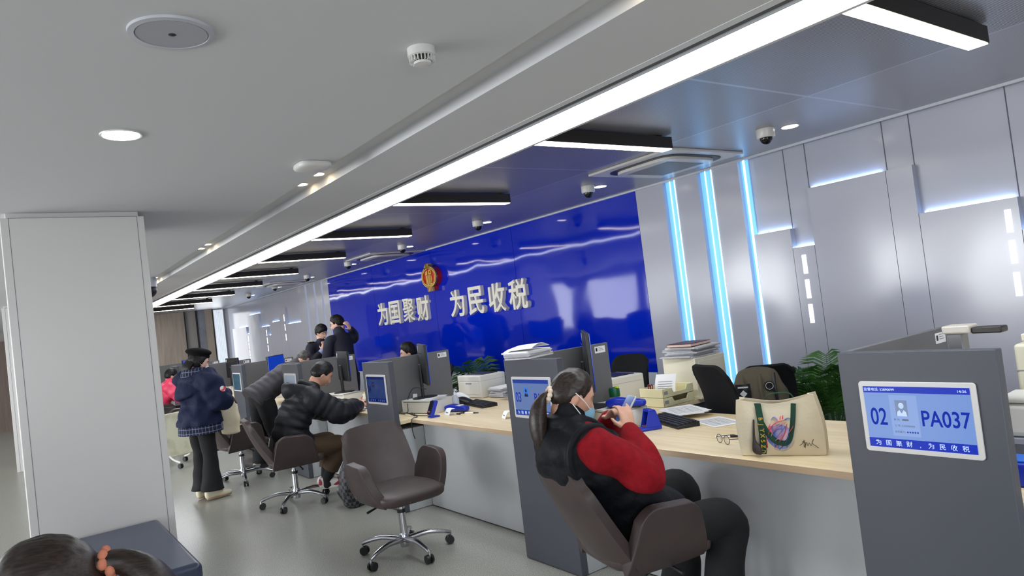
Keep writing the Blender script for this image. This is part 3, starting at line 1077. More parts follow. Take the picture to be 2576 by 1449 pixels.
def display(i, label, bgm, barm, txtm, wtm, num, tick, photo=None, fine=False, bars=True):
    x = PX[i] + 0.272
    t = thing('number_display', label, 'display', (x, 2.586, 1.042), 0, 'number displays on the pillars')
    MB().prism(rrect(-0.198, 0.198, -0.130, 0.130, 0.012), -0.010, -0.0004).done('frame', M_white, t, bevel=0.002)
    s_ = MB().bb(-0.180, 0.180, -0.0118, -0.0098, -0.111, 0.113).done('screen', bgm, t, smooth=0)
    if bars:
        MB().bb(-0.180, 0.180, -0.0124, -0.0116, 0.090, 0.113).done('header_bar', barm, s_, smooth=0)
        MB().bb(-0.180, 0.180, -0.0124, -0.0116, -0.111, -0.078).done('footer_bar', barm, s_, smooth=0)
        for k, ch in enumerate('为国聚财,为民收税'):
            shift(text_mb(ch, 0.022, 0.0002), (-0.147 + 0.0365 * k, -0.0128, -0.102)).done('slogan_character', wtm, s_, smooth=0)
    if num:
        shift(text_mb(num, 0.088, 0.0003, 0.0008, sx=0.70), (-0.134, -0.0124, -0.028)).done('desk_number', txtm, s_, smooth=0)
    if tick:
        shift(text_mb(tick, 0.078, 0.0003, 0.0010, sx=0.76), (0.092, -0.0124, -0.024)).done('ticket_number', txtm, s_, smooth=0)
    if photo:
        a, b = photo
        p = MB().bb(-0.071, -0.029, -0.0124, -0.0114, 0.006, 0.064).done('photo', a, s_, smooth=0)
        f = MB()
        f.ball((-0.050, -0.0124, 0.044), (0.0095, 0.0006, 0.011), 14)
        f.prism([(-0.068, 0.0065), (-0.032, 0.0065), (-0.035, 0.022), (-0.043, 0.029), (-0.050, 0.016), (-0.057, 0.029), (-0.065, 0.022)], -0.0130, -0.0124)
        f.done('portrait', b, p, smooth=0)
    if fine:
        m = MB()
        for body, dx, dz, sz in (('姓 名:', -0.070, -0.010, 0.009), ('工 号: 5320000009', -0.046, -0.032, 0.009), ('业务能力:', -0.064, -0.054, 0.009)):
            q = shift(text_mb(body, sz, 0.0002), (dx, -0.0124, dz))
            m.add(q.v, q.f)
        m.bb(-0.052, -0.030, -0.0126, -0.0122, -0.010, -0.004)
        m.done('details', SCR_GR, s_, smooth=0)
        m = MB()
        for k in range(5):
            st = [((0.0042 if j % 2 == 0 else 0.0019) * math.sin(2 * PI * j / 10), (0.0042 if j % 2 == 0 else 0.0019) * math.cos(2 * PI * j / 10)) for j in range(10)]
            m.prism([(p[0] - 0.038 + 0.0086 * k, p[1] - 0.0508) for p in st], -0.0128, -0.0118)
        m.done('rating_stars', SCR_TXT, s_, smooth=0)
        shift(text_mb('监督电话: 52890099', 0.013, 0.0002), (-0.122, -0.0128, 0.097)).done('phone_line', wtm, s_, smooth=0)
        shift(text_mb('14:36', 0.014, 0.0002), (0.155, -0.0128, 0.096)).done('clock', wtm, s_, smooth=0)
        m = MB()
        m.bb(-0.090, 0.006, -0.0120, -0.0112, -0.066, 0.082)
        m.done('card', mat('screen_card', (40, 48, 70), rough=0.2, spec=0.3, emit=(140, 170, 228), es=0.85), s_, smooth=0)
    return t


display(0, 'white framed display reading 02 PA037 on the nearest pillar', SCR_BG, SCR_BAR, SCR_TXT, SCR_WT, '02', 'PA037', (SCR_PIC, SCR_PIL), True)
d = display(1, 'white framed display reading 03, half hidden by the ponytailed head', mat('screen_mid', (50, 62, 92), rough=0.1, emit=(98, 122, 172), es=0.75), mat('screen_mid_bar', (10, 20, 80), rough=0.1, emit=(16, 56, 150), es=0.8), SCR_TXT, SCR_WT, '03', 'PA03', (SCR_PIB, SCR_DTX))
display(2, 'white framed dark display reading 04 behind the empty armchair', SCR_DIM, SCR_DBAR, SCR_DTX, mat('screen_dim_white', (60, 80, 130), emit=(70, 100, 170), es=0.6), '04', None, (SCR_DTX, SCR_DIM))
display(3, 'white framed pale display on the pillar beside the puffer jacket man', SCR_PALE, SCR_PALE, SCR_PIC, SCR_PALE, None, None, None, bars=False)
display(4, 'white framed teal display on the pillar left of the bending man', SCR_TEAL, SCR_DBAR, SCR_DTX, SCR_TEAL, None, None, None, bars=False)
display(5, 'white framed display partly behind the woman in the beret', SCR_TEAL, SCR_DBAR, SCR_DTX, SCR_TEAL, None, None, None, bars=False)
display(6, 'white framed display with painted pink reflection on the distant pillar', mat('screen_pink_reflection', (170, 60, 90), rough=0.1, emit=(150, 50, 80), es=0.3), SCR_DBAR, SCR_DTX, SCR_TEAL, None, None, None, bars=False)  # reflected pink is put into the screen's colour and emission

# staff side return desks
def return_desk(x, y0, y1, label, w_=0.0):
    t = thing('side_desk', label, 'desk', (x, y0, 0), 0, 'staff side desks behind the counters')
    MB().bb(-0.42 - w_, 0.0, 0.0, y1 - y0, 0.738, 0.77).done('worktop', M_desk, t, bevel=0.002)
    MB().bb(-0.40 - w_, -0.02, 0.02, y1 - y0 - 0.02, 0.0, 0.738).done('cabinet', M_grey, t, smooth=0)


return_desk(-3.46, 3.68, 4.50, 'staff side desk carrying the cream paper trays')
return_desk(-5.47, 3.68, 4.75, 'staff side desk carrying a white printer and paper piles', 0.26)
return_desk(-1.0, 3.70, 4.75, 'staff side desk hidden behind the nearest pillar')


# ------------------------------------------------------------------ desk equipment
M_scr = mat('monitor_screen', (12, 30, 110), rough=0.15, emit=(18, 60, 170), es=0.8)


def monitor(loc, rz, label, lit=True, z0=0.0, w_=0.54, h_=0.33):
    """screen faces local -y; back towards +y"""
    t = thing('monitor', label, 'monitor', loc, rz, 'staff computer monitors')
    zc = 0.13
    b = MB()
    b.sheet(lambda u, v: ((u - 0.5) * w_, 0.012 + 0.016 * math.sin(PI * u) * math.sin(PI * v), zc + h_ * v), 16, 10, 0.024)
    b.done('housing', M_black, t, bevel=0.003)
    MB().bb(-w_ / 2 + 0.008, w_ / 2 - 0.008, -0.0055, -0.001, zc + 0.012, zc + h_ - 0.008).done('screen', M_scr if lit else M_black, t, smooth=0)
    MB().bb(-0.032, 0.032, 0.035, 0.06, 0.008, zc + 0.18).done('stand', M_black, t, bevel=0.006)
    MB().lathe([(0.115, 0.0), (0.115, 0.008), (0.02, 0.014)], (0, 0.03, 0), 36).done('base', M_black, t)
    MB().bb(w_ / 2 - 0.055, w_ / 2 - 0.03, 0.0245, 0.0262, zc + h_ - 0.075, zc + h_ - 0.02).done('label_sticker', M_paper, t, smooth=0)
    MB().bb(-0.15, 0.15, 0.040, 0.0415, zc + h_ - 0.085, zc + h_ - 0.079).done('vent', mat('vent_black', (6, 6, 8), rough=0.8), t, smooth=0)
    return t


def riser(loc, rz, label, lx=0.42, ly=0.22, h_=0.13):
    t = thing('monitor_riser', label, 'riser', loc, rz, 'white monitor risers')
    b = MB()
    b.bb(-lx / 2, lx / 2, -ly / 2, ly / 2, h_ - 0.016, h_)
    b.bb(-lx / 2, -lx / 2 + 0.016, -ly / 2, ly / 2, 0, h_)
    b.bb(lx / 2 - 0.016, lx / 2, -ly / 2, ly / 2, 0, h_)
    b.bb(-lx / 2, lx / 2, ly / 2 - 0.012, ly / 2, 0, h_)
    b.done('shelf', M_pwhite, t, bevel=0.003)
    MB().bb(-lx / 2 + 0.02, lx / 2 - 0.02, -ly / 2 + 0.002, -ly / 2 + 0.014, 0.006, h_ - 0.02).done('drawer_front', M_pwhite, t, bevel=0.003)
    return t


def keyboard(loc, rz, label):
    t = thing('keyboard', label, 'keyboard', loc, rz, 'black keyboards')
    MB().prism([(-0.075, 0), (0.075, 0), (0.075, 0.030), (-0.075, 0.014)], -0.22, 0.22, 'yz').done('body', M_black, t, bevel=0.004)
    k = MB()
    for r in range(5):
        for c in range(15):
            k.box((-0.2 + 0.0285 * c, -0.055 + 0.026 * r, 0.0205 + 0.00277 * r), (0.024, 0.021, 0.008))
    k.done('keys', mat('key_grey', (38, 40, 46), rough=0.5), t, smooth=0)
    return t


def cradle_reader(loc, rz, label):
    """blue table reader: flat tongue with keypad and a raised hollow hood"""
    t = thing('card_reader', label, 'card reader', loc, rz, 'blue identity card readers')
    MB().prism([(-0.115, 0), (0.085, 0), (0.085, 0.022), (-0.105, 0.016)], -0.045, 0.045, 'yz').done('base', M_blue, t, bevel=0.006)
    for sx_ in (-1, 1):
        MB().prism([(-0.02, 0.018), (0.082, 0.018), (0.052, 0.118), (0.01, 0.122)], sx_ * 0.045, sx_ * 0.037, 'yz').done('side_wall', M_blue, t, bevel=0.002)
    MB().prism([(0.005, 0.110), (0.055, 0.108), (0.05, 0.122), (0.01, 0.124)], -0.045, 0.045, 'yz').done('roof', M_blue, t, bevel=0.004)
    MB().prism([(0.050, 0.02), (0.084, 0.02), (0.056, 0.115), (0.040, 0.115)], -0.042, 0.042, 'yz').done('rear_wall', M_blue, t, bevel=0.003)
    k = MB()
    for a in range(3):
        for b in range(3):
            k.box((-0.022 + 0.022 * a, -0.012 + 0.017 * b, 0.0225), (0.014, 0.010, 0.006))
    k.done('keypad', mat('key_mix', (180, 60, 60), rough=0.5, mix=(40, 120, 70), ns=60, nd=0), t, smooth=0)
    MB().bb(-0.03, 0.03, -0.095, -0.045, 0.0165, 0.0195).done('reader_window', mat('reader_grey', (70, 74, 80), rough=0.4), t, smooth=0)
    return t


def handset(loc, rz, label):
    t = thing('card_terminal', label, 'card terminal', loc, rz, 'blue handheld terminals')
    MB().loft([(0, -0.11, 0.03), (0, -0.06, 0.034), (0, 0.02, 0.03), (0, 0.11, 0.024)], [(0.036, 0.024), (0.042, 0.03), (0.038, 0.024), (0.034, 0.020)], n=20, sq=5, dome=True).done('body', M_blue, t)
    MB().bb(-0.033, 0.033, -0.105, 0.10, 0.0, 0.012).done('underside', M_black, t, bevel=0.004)
    MB().bb(-0.028, 0.028, 0.01, 0.06, 0.048, 0.0545).done('label_sticker', M_paper, t, smooth=0)
    return t


def pos_pad(loc, rz, label):
    t = thing('card_reader', label, 'card reader', loc, rz, 'blue identity card readers')
    MB().sheet(lambda u, v: ((u - 0.5) * 0.085, -0.03 + 0.055 * v, 0.012 + 0.125 * v), 4, 6, 0.032).done('body', M_blue, t, bevel=0.008)
    MB().sheet(lambda u, v: ((u - 0.5) * 0.066, -0.046 + 0.046 * v, 0.03 + 0.105 * v), 2, 2, 0.008).done('face', mat('reader_face', (8, 10, 30), rough=0.2), t, smooth=0)
    k = MB()
    for a in range(3):
        k.box((-0.02 + 0.02 * a, -0.044, 0.052), (0.014, 0.008, 0.010))
    k.done('buttons', mat('button_mix', (190, 40, 70), rough=0.5, mix=(40, 160, 140), ns=40, nd=0), t, smooth=0)
    MB().bb(-0.04, 0.04, -0.045, 0.04, 0, 0.012).done('foot', M_blue, t, bevel=0.003)
    return t


def printer(loc, rz, label, sx=0.38, sy=0.36, sz=0.24, m=None):
    t = thing('printer', label, 'printer', loc, rz, 'white desktop printers')
    m = m or M_pwhite
    MB().bb(-sx / 2, sx / 2, -sy / 2, sy / 2, 0, sz).done('body', m, t, bevel=0.012, seg=3)
    MB().bb(-sx / 2 + 0.03, sx / 2 - 0.04, -sy / 2 - 0.004, -sy / 2 + 0.002, 0.035, sz * 0.72).done('front_tray', m, t, bevel=0.003)
    MB().bb(-0.05, 0.05, -sy / 2 - 0.0055, -sy / 2, sz * 0.62, sz * 0.69).done('tray_grip', M_grmetal, t, bevel=0.002)
    MB().bb(-sx / 2 - 0.001, sx / 2 + 0.001, -sy / 2 - 0.001, sy / 2 - 0.02, sz * 0.755, sz * 0.765).done('seam', M_grmetal, t, smooth=0)
    MB().bb(-sx / 2 + 0.05, sx / 2 - 0.05, -sy / 2 + 0.08, sy / 2 - 0.05, sz - 0.004, sz + 0.006).done('paper_exit', M_black, t, bevel=0.003)
    return t


def sheets(loc, rz, label, n, lx=0.21, ly=0.297, cat='papers', group='loose papers on the desks', lines=0, curl=0.0, seed=1, jit=0.01, name='paper_sheets', th=0.0012):
    r = random.Random(seed)
    t = thing(name, label, cat, loc, rz, group)
    for k in range(n):
        a = r.uniform(-1, 1) * jit * 14
        dx, dy = r.uniform(-jit, jit), r.uniform(-jit, jit)
        z = 0.001 + th * 1.6 * k
        c = curl * (k + 1) / n
        fn = lambda u, v: (dx + (u - 0.5) * lx * math.cos(a) - (v - 0.5) * ly * math.sin(a), dy + (u - 0.5) * lx * math.sin(a) + (v - 0.5) * ly * math.cos(a), z + c * (max(0.0, v - 0.4) ** 2 + max(0.0, 0.3 - u) ** 2) + 0.002 * r.random() * 0)
        MB().sheet(fn, 10, 10, th).done('sheet', M_paper, t, smooth=60)
    if lines:
        m = MB()
        for k in range(lines):
            y = -ly * 0.36 + ly * 0.72 * k / max(1, lines - 1)
            z = 0.001 + th * 1.6 * (n - 1) + th * 0.5 + 0.0009 + curl * max(0.0, (y / ly + 0.5) - 0.4) ** 2
            m.box((0, y, z), (lx * 0.74, 0.0016, 0.0006))
        for k in range(4):
            m.box((-lx * 0.37 + lx * 0.247 * k, -ly * 0.05, 0.0018 + th * 1.6 * (n - 1) + th * 0.5), (0.0014, ly * 0.55, 0.0006))
        m.done('printed_lines', mat('print_grey', (110, 110, 114)), t, smooth=0)
    return t


def stack(loc, rz, label, n, h_, lx=0.22, ly=0.30, seed=2, group='document piles', jit=0.02):
    """a pile of documents: a thick block of ragged folders"""
    r = random.Random(seed)
    t = thing('document_pile', label, 'papers', loc, rz, group)
    z = 0.0
    for k in range(n):
        d = h_ / n
        b = MB()
        a, bx, by = r.uniform(-0.09, 0.09), r.uniform(-jit, jit), r.uniform(-jit, jit)
        sag = r.uniform(0.0, 0.008)
        fn = lambda u, v: (bx + (u - 0.5) * lx, by + (v - 0.5) * ly, z + d / 2 - sag * ((u - 0.5) ** 2 + (v - 0.5) ** 2) * (1 if k else 0))
        b.sheet(fn, 4, 4, d * 0.9, Matrix.Rotation(a, 4, 'Z'))
        b.done('bundle', M_paperg if k < n - 1 else M_paper, t, smooth=20)
        z += d
    return t


DZ = 0.771
# --- bay with the tote bag (between display 03 and display 02)
riser((-3.40, 3.17, DZ), math.radians(-12), 'white riser box under the monitor behind the ponytailed woman', 0.44, 0.26, 0.12)
monitor((-3.485, 3.105, DZ + 0.12), math.radians(141), 'black monitor seen edge on behind the ponytailed woman', h_=0.375)
handset((-3.24, 3.15, DZ + 0.121), math.radians(-62), 'blue handheld terminal lying on the white riser')
cradle_reader((-3.04, 3.10, DZ), math.radians(-24), 'blue card reader with raised hood on the desk beside the phone')
keyboard((-3.03, 3.32, DZ), math.radians(-22), 'black keyboard beside the blue hooded card reader')
sheets((-3.13, 3.56, DZ + 0.028), math.radians(60), 'printed sheets fanned over the keyboard on the right desk', 3, 0.22, 0.32, lines=9, seed=4, jit=0.02)
sheets((-2.77, 3.43, DZ), math.radians(66), 'single ruled form lying beside the tote bag', 1, 0.2, 0.29, lines=12, seed=5)
t = thing('water_bottle', 'clear bottle with green lid beside the monitor stand', 'bottle', (-3.60, 3.40, DZ), 0)
MB().lathe([(0.035, 0.0), (0.037, 0.01), (0.037, 0.13), (0.033, 0.14)], n=28).done('body', mat('bottle_tan', (196, 176, 148), rough=0.2, mix=(226, 214, 196), ns=16), t)
l_ = MB().lathe([(0.039, 0.135), (0.039, 0.185), (0.032, 0.197)], n=28).done('lid', mat('green_lid', (8, 86, 52), rough=0.4), t)
MB().box((0.028, 0.0, 0.202), (0.03, 0.018, 0.016)).done('spout_cap', mat('yellow_green', (206, 220, 30), rough=0.4), l_, bevel=0.004)
printer((-4.08, 3.86, 0.771), math.radians(-6), 'white printer behind the green lidded bottle', 0.34, 0.34, 0.21)
t = thing('printer_table', 'small table under the printer behind the green lidded bottle', 'table', (-4.08, 3.86, 0))
MB().bb(-0.18, 0.18, -0.18, 0.18, 0.738, 0.77).done('top', M_desk, t, smooth=0)
MB().bb(-0.16, 0.16, -0.16, 0.16, 0.0, 0.738).done('cabinet', M_grey, t, smooth=0)
# cream paper trays with clip and form, cream cabinet with pile and notebook
for k in range(2):
    t = thing('paper_tray', ('lower', 'upper')[k] + ' cream paper tray on the side desk', 'paper tray', (-3.575, 3.90, DZ + 0.066 * k), math.radians(0), 'two stacked cream paper trays')
    b = MB()
    b.bb(-0.115, 0.115, -0.165, 0.165, 0, 0.006)
    b.bb(-0.115, -0.108, -0.165, 0.165, 0, 0.064)
    b.prism([(-0.165, 0), (0.165, 0), (0.165, 0.064), (0.10, 0.064), (0.08, 0.03), (-0.05, 0.03), (-0.07, 0.064), (-0.165, 0.064)], 0.108, 0.115, 'yz')
    b.bb(-0.115, 0.115, -0.165, -0.158, 0, 0.064)
    b.bb(-0.115, 0.115, 0.158, 0.165, 0, 0.064)
    b.done('tray', mat('tray_cream', (236, 228, 184), rough=0.45), t, bevel=0.003)
    MB().bb(0.1152, 0.1162, -0.155, -0.115, 0.022, 0.046).done('label_holder', M_grmetal, t, smooth=0)
t = thing('form_sheet', 'curled printed form standing in the upper cream tray', 'papers', (-3.575, 3.87, DZ + 0.075), math.radians(20))
MB().sheet(lambda u, v: (-0.08 + 0.16 * u, 0.03 + 0.06 * v ** 2, 0.002 + 0.13 * v), 6, 10, 0.0012).done('sheet', M_paper, t, smooth=60)
m = MB()
for k in range(4):
    m.box((0.0, 0.028 + 0.06 * (0.25 + 0.12 * k) ** 2, 0.002 + 0.13 * (0.25 + 0.12 * k)), (0.11, 0.003, 0.002))
m.done('printed_lines', mat('print_grey', (110, 110, 114)), t, smooth=0)
t = thing('binder_clip', 'dark red binder clip standing in the cream tray', 'clip', (-3.655, 3.82, DZ + 0.073), math.radians(15))
MB().prism([(-0.022, 0), (0.022, 0), (0.004, 0.032), (-0.004, 0.032)], -0.028, 0.028, 'xz').done('jaw', mat('clip_red', (120, 22, 26), rough=0.4), t, bevel=0.002)
for s_ in (-1, 1):
    MB().tube([(s_ * 0.004, -0.014, 0.03), (s_ * 0.012, -0.012, 0.07), (s_ * 0.012, 0.012, 0.07), (s_ * 0.004, 0.014, 0.03)], 0.004, 8).done('lever', mat('clip_red', (120, 22, 26)), t)
t = thing('document_cabinet', 'cream desktop cabinet carrying a pile of papers', 'cabinet', (-3.62, 4.25, DZ), 0)
MB().bb(-0.16, 0.16, -0.13, 0.22, 0, 0.30).done('body', M_cream, t, bevel=0.006)
MB().bb(0.1605, 0.164, -0.10, 0.20, 0.03, 0.27).done('side_door', M_cream, t, bevel=0.002)
MB().bb(-0.15, 0.20, -0.15, 0.22, -0.0005, 0.012).done('foot_plate', M_cream, t, smooth=0)
stack((-3.62, 4.28, DZ + 0.301), 0.1, 'ragged pile of papers on the cream desktop cabinet', 9, 0.085, 0.27, 0.33, 3, 'document piles', 0.03)
t = thing('notebook', 'dark red notebook on top of the paper pile', 'notebook', (-3.60, 4.24, DZ + 0.388), 0.15)
MB().bb(-0.105, 0.105, -0.14, 0.14, 0.003, 0.020).done('pages', mat('page_pink', (228, 200, 186), rough=0.8), t, smooth=0)
MB().bb(-0.108, 0.108, -0.143, 0.143, 0.020, 0.024).done('cover', mat('notebook_red', (86, 34, 40), rough=0.5), t, bevel=0.002)
MB().bb(-0.108, 0.108, -0.143, 0.143, 0.0, 0.003).done('back_cover', mat('notebook_red', (86, 34, 40)), t, smooth=0)
# paper bundle on the 03 pillar and partition
stack((-3.60, 2.69, HP + 0.001), 0.35, 'ragged bundle of documents on top of the pillar with display 03', 5, 0.05, 0.20, 0.26, 8, 'document piles', 0.02)
tag(MB().sheet(lambda u, v: (-0.12 + 0.24 * u, -0.11 + 0.2 * v, 0.05 + 0.024 * math.sin(PI * v) - 0.045 * max(0, 0.35 - u) ** 1 + 0.01 * u), 12, 12, 0.002).done('folded_sheet', M_paper, smooth=60),
    'white folded sheet drooping over the document bundle on the pillar', 'papers', None, None, (-3.60, 2.68, HP + 0.004), 0.3)

# glasses, pen, tape on the right desk
t = thing('eyeglasses', 'folded open eyeglasses lying on the right desk', 'glasses', (-2.37, 2.965, DZ), math.radians(-18))
for s_ in (-1, 1):
    ring = [(s_ * 0.032 + 0.024 * math.cos(a), 0.0, 0.024 + 0.022 * math.sin(a)) for a in [2 * PI * k / 20 for k in range(20)]]
    MB().tube(ring, 0.0016, 6, closed=True).done('rim', M_black, t)
    MB().lathe([(0.0226, -0.0005), (0.0226, 0.0005)], (0, 0, 0), 20, M=Matrix.Translation((s_ * 0.032, 0, 0.024)) @ Matrix.Rotation(PI / 2, 4, 'X')).done('lens', mat('clear_lens', (240, 245, 250), rough=0.02, trans=1.0, alpha=0.25), t)
    MB().tube([(s_ * 0.058, 0.0, 0.03), (s_ * 0.062, 0.07, 0.024), (s_ * 0.06, 0.11, 0.02), (s_ * 0.056, 0.145, 0.004)], 0.002, 6).done('temple', M_black, t)
MB().tube([(-0.009, 0, 0.028), (0, 0.002, 0.031), (0.009, 0, 0.028)], 0.0014, 6).done('bridge', M_black, t)
t = thing('marker_pen', 'black and white marker pen behind the eyeglasses', 'pen', (-2.44, 3.10, DZ + 0.006), math.radians(28))
MB().cyl((-0.07, 0, 0), (0.01, 0, 0), 0.006, n=12).done('barrel', M_paper, t)
MB().cyl((0.01, 0, 0), (0.06, 0, 0), 0.0065, 0.005, n=12).done('cap', M_black, t)
MB().cyl((0.06, 0, 0), (0.07, 0, 0), 0.003, 0.001, n=8).done('tip', M_black, t)
t = thing('tape_roll', 'white tape roll standing behind the tote bag', 'tape', (-2.22, 3.12, DZ), 0.6)
MB().tube([(0, 0.02 * math.cos(a), 0.024 + 0.02 * math.sin(a)) for a in [2 * PI * k / 18 for k in range(18)]], 0.005, 6, closed=True).done('ring', M_paper, t)

# --- bay behind the empty armchair (display 04 to display 03)
riser((-5.66, 3.03, DZ), math.radians(14), 'white riser box under the monitor behind the empty armchair', 0.42, 0.24, 0.12)
monitor((-5.70, 3.07, DZ + 0.12), math.radians(158), 'black monitor seen edge on behind the empty armchair', h_=0.36)
sheets((-5.66, 3.06, DZ + 0.121), 0.3, 'papers tucked under the base of the monitor behind the armchair', 2, 0.26, 0.2, seed=9, jit=0.012)
pos_pad((-5.27, 2.87, DZ), math.radians(-8), 'upright blue card reader pad at the front of the armchair desk')
handset((-5.30, 3.12, DZ), math.radians(-74), 'blue handheld terminal with paper label on the armchair desk')
keyboard((-5.36, 3.40, DZ), math.radians(-10), 'black keyboard on the armchair desk in front of the printer')
printer((-5.96, 3.83, 0.771), math.radians(4), 'white printer at the partition behind the armchair desk', 0.38, 0.32, 0.22)
stack((-5.615, 3.90, 0.771), 0.06, 'layered document pile on the side desk right of the printer', 8, 0.10, 0.22, 0.30, 11, 'document piles', 0.012)
t = thing('glass_mug', 'clear glass jug on the paper pile below the palm', 'mug', (-5.60, 3.96, 0.873), 0)
MB().lathe([(0.045, 0.0), (0.05, 0.01), (0.052, 0.12), (0.048, 0.12), (0.046, 0.012), (0.0, 0.010)], n=28, cap=False).done('body', mat('jug_glass', (226, 226, 216), rough=0.08, alpha=0.55), t)
MB().tube([(-0.05, 0, 0.095), (-0.085, 0, 0.09), (-0.088, 0, 0.04), (-0.05, 0, 0.03)], 0.006, 8).done('handle', mat('jug_glass', (226, 226, 216)), t)
t = thing('pump_bottle', 'clear pump bottle of hand gel on the armchair desk', 'bottle', (-5.58, 3.28, DZ), 0)
MB().lathe([(0.033, 0.0), (0.034, 0.01), (0.034, 0.07), (0.014, 0.10), (0.012, 0.11)], n=24).done('body', mat('gel_plastic', (206, 214, 226), rough=0.15, alpha=0.8), t)
MB().lathe([(0.013, 0.108), (0.013, 0.13), (0.005, 0.132), (0.005, 0.15)], n=16).done('collar', M_paper, t)
MB().tube([(0, 0, 0.15), (0.012, 0, 0.155), (0.035, 0, 0.148)], [0.007, 0.006, 0.004], 8).done('nozzle', M_paper, t)
t = thing('tissue_bag', 'crumpled tissue pack and black pouch behind the pump bottle', 'tissues', (-5.72, 3.42, DZ), 0.3)
MB().loft([(-0.08, 0, 0.045), (0.0, 0.0, 0.06), (0.08, 0, 0.042)], [0.036, 0.046, 0.034], side=(0, 1, 0), rough=0.35).done('pack', M_paper, t)
MB().loft([(-0.02, -0.05, 0.03), (0.06, -0.05, 0.04), (0.16, -0.05, 0.024)], [(0.05, 0.03), (0.06, 0.036), (0.05, 0.022)], side=(0, 1, 0), rough=0.3).done('pouch', M_black, t)
t = thing('seal_case', 'small red and yellow stamp box behind the pump bottle', 'stamp box', (-5.72, 3.22, DZ), 0.2)
MB().bb(-0.05, 0.05, -0.03, 0.03, 0, 0.035).done('body', mat('stamp_red', (170, 40, 40), rough=0.4), t, bevel=0.006)
MB().bb(-0.05, 0.0, -0.03, 0.03, 0.035, 0.06).done('lid', mat('stamp_yellow', (224, 196, 60), rough=0.4), t, bevel=0.006)
for x, y, r_, l_ in ((-5.20, 2.985, -0.1, 'white folded name card behind the upright blue reader'), (-4.46, 3.06, -0.35, 'white curled card near the display 03 pillar')):
    t = thing('name_card', l_, 'card', (x, y, DZ), r_, 'small white desk cards')
    MB().sheet(lambda u, v: (-0.05 + 0.1 * u, -0.03 + 0.06 * v, 0.001 + 0.05 * math.sin(PI * min(v, 0.55) / 1.1)), 6, 10, 0.0015).done('card', M_paper, t, smooth=60)
    MB().box((0, -0.0245, 0.024), (0.04, 0.002, 0.006), M=Matrix.Identity(4)).done('print', mat('print_grey', (110, 110, 114)), t, smooth=0)
t = thing('pen', 'white and black pen with chain on the armchair desk', 'pen', (-5.02, 3.09, DZ + 0.006), math.radians(22))
MB().cyl((-0.07, 0, 0), (0.02, 0, 0), 0.005, n=10).done('barrel', M_paper, t)
MB().cyl((0.02, 0, 0), (0.07, 0, 0), 0.006, 0.004, n=10).done('grip', M_black, t)
MB().tube([(-0.07, 0, 0), (-0.09, 0.02, 0.0), (-0.12, 0.0, 0.0), (-0.10, -0.03, 0.0), (-0.14, -0.02, 0.0)], 0.006, 6).done('holder', M_black, t)
cords = (('black cable looping from the riser over the desk edge', [(-5.78, 2.95, DZ + 0.004), (-5.60, 2.86, DZ + 0.004), (-5.44, 2.80, DZ + 0.004), (-5.42, 2.735, DZ - 0.005), (-5.42, 2.73, DZ - 0.10), (-5.41, 2.74, 0.60)]),
         ('black cable from the upright blue reader to the riser', [(-5.30, 2.88, DZ + 0.02), (-5.40, 2.86, DZ + 0.006), (-5.52, 2.84, DZ + 0.006), (-5.66, 2.86, DZ + 0.01), (-5.80, 2.95, DZ + 0.01)]),
         ('black cable arching beside the monitor behind the armchair', [(-5.66, 3.04, DZ + 0.20), (-5.74, 2.95, DZ + 0.22), (-5.78, 2.90, DZ + 0.12), (-5.72, 2.86, DZ + 0.03), (-5.84, 2.90, DZ + 0.006)]),
         ('thin black cable trailing toward the 04 pillar', [(-5.52, 2.82, DZ + 0.004), (-5.64, 2.80, DZ + 0.03), (-5.76, 2.84, DZ + 0.004), (-5.86, 2.80, DZ + 0.02), (-5.80, 2.90, DZ + 0.004), (-5.90, 2.94, DZ + 0.02)]))
for l_, p in cords:
    c0 = Vector(p[-1])
    o = MB().tube([Vector(q) - c0 for q in p], 0.0036, 6, res=8).done('cable', M_black)
    tag(o, l_, 'cable', None, None, c0)
t = thing('phone', 'pale phone propped beside the monitor behind the armchair', 'phone', (-5.82, 2.98, DZ + 0.002), 0.4)
MB().sheet(lambda u, v: (-0.025 + 0.05 * u, 0.03 * v, 0.006 + 0.15 * v), 2, 2, 0.009).done('body', M_pwhite, t, bevel=0.003)

# --- bay of the puffer jacket man
monitor((-7.62, 3.08, DZ + 0.12), math.radians(170), 'grey backed monitor in front of the two uniformed men')
riser((-7.62, 3.04, DZ), 0.1, 'white riser under the monitor in front of the puffer jacket man', 0.42, 0.24, 0.12)
t = thing('binder', 'white binder with blue panel at the 04 pillar', 'binder', (-6.18, 3.14, DZ), -0.2)
MB().bb(-0.04, 0.04, -0.11, 0.11, 0, 0.25).done('body', M_paper, t, bevel=0.003)
MB().bb(-0.03, 0.03, -0.112, -0.11, 0.03, 0.12).done('panel', M_blue, t, smooth=0)
t = thing('tissue_box', 'cream tissue box with yellow cloth in front of the puffer jacket man', 'tissue box', (-7.18, 3.20, DZ), 0.1)
MB().bb(-0.13, 0.13, -0.07, 0.07, 0, 0.10).done('box', M_pwhite, t, bevel=0.006)
MB().loft([(-0.10, 0, 0.11), (-0.02, 0, 0.118), (0.06, 0, 0.13)], [(0.05, 0.014), (0.045, 0.02), (0.03, 0.016)], side=(0, 1, 0), rough=0.4).done('cloth', mat('yellow_cloth', (236, 214, 30), rough=0.8), t)
sheets((-6.62, 2.96, DZ), 0.15, 'form the man in the black puffer jacket is filling in', 3, 0.24, 0.30, lines=8, seed=21, jit=0.02)
t = thing('card_reader', 'dark blue reader beside the form of the puffer jacket man', 'card reader', (-6.98, 3.06, DZ), 0.2, 'blue identity card readers')
MB().bb(-0.05, 0.05, -0.07, 0.07, 0, 0.045).done('body', M_blue, t, bevel=0.01)
MB().bb(-0.035, 0.035, -0.05, 0.02, 0.045, 0.049).done('face', M_black, t, smooth=0)

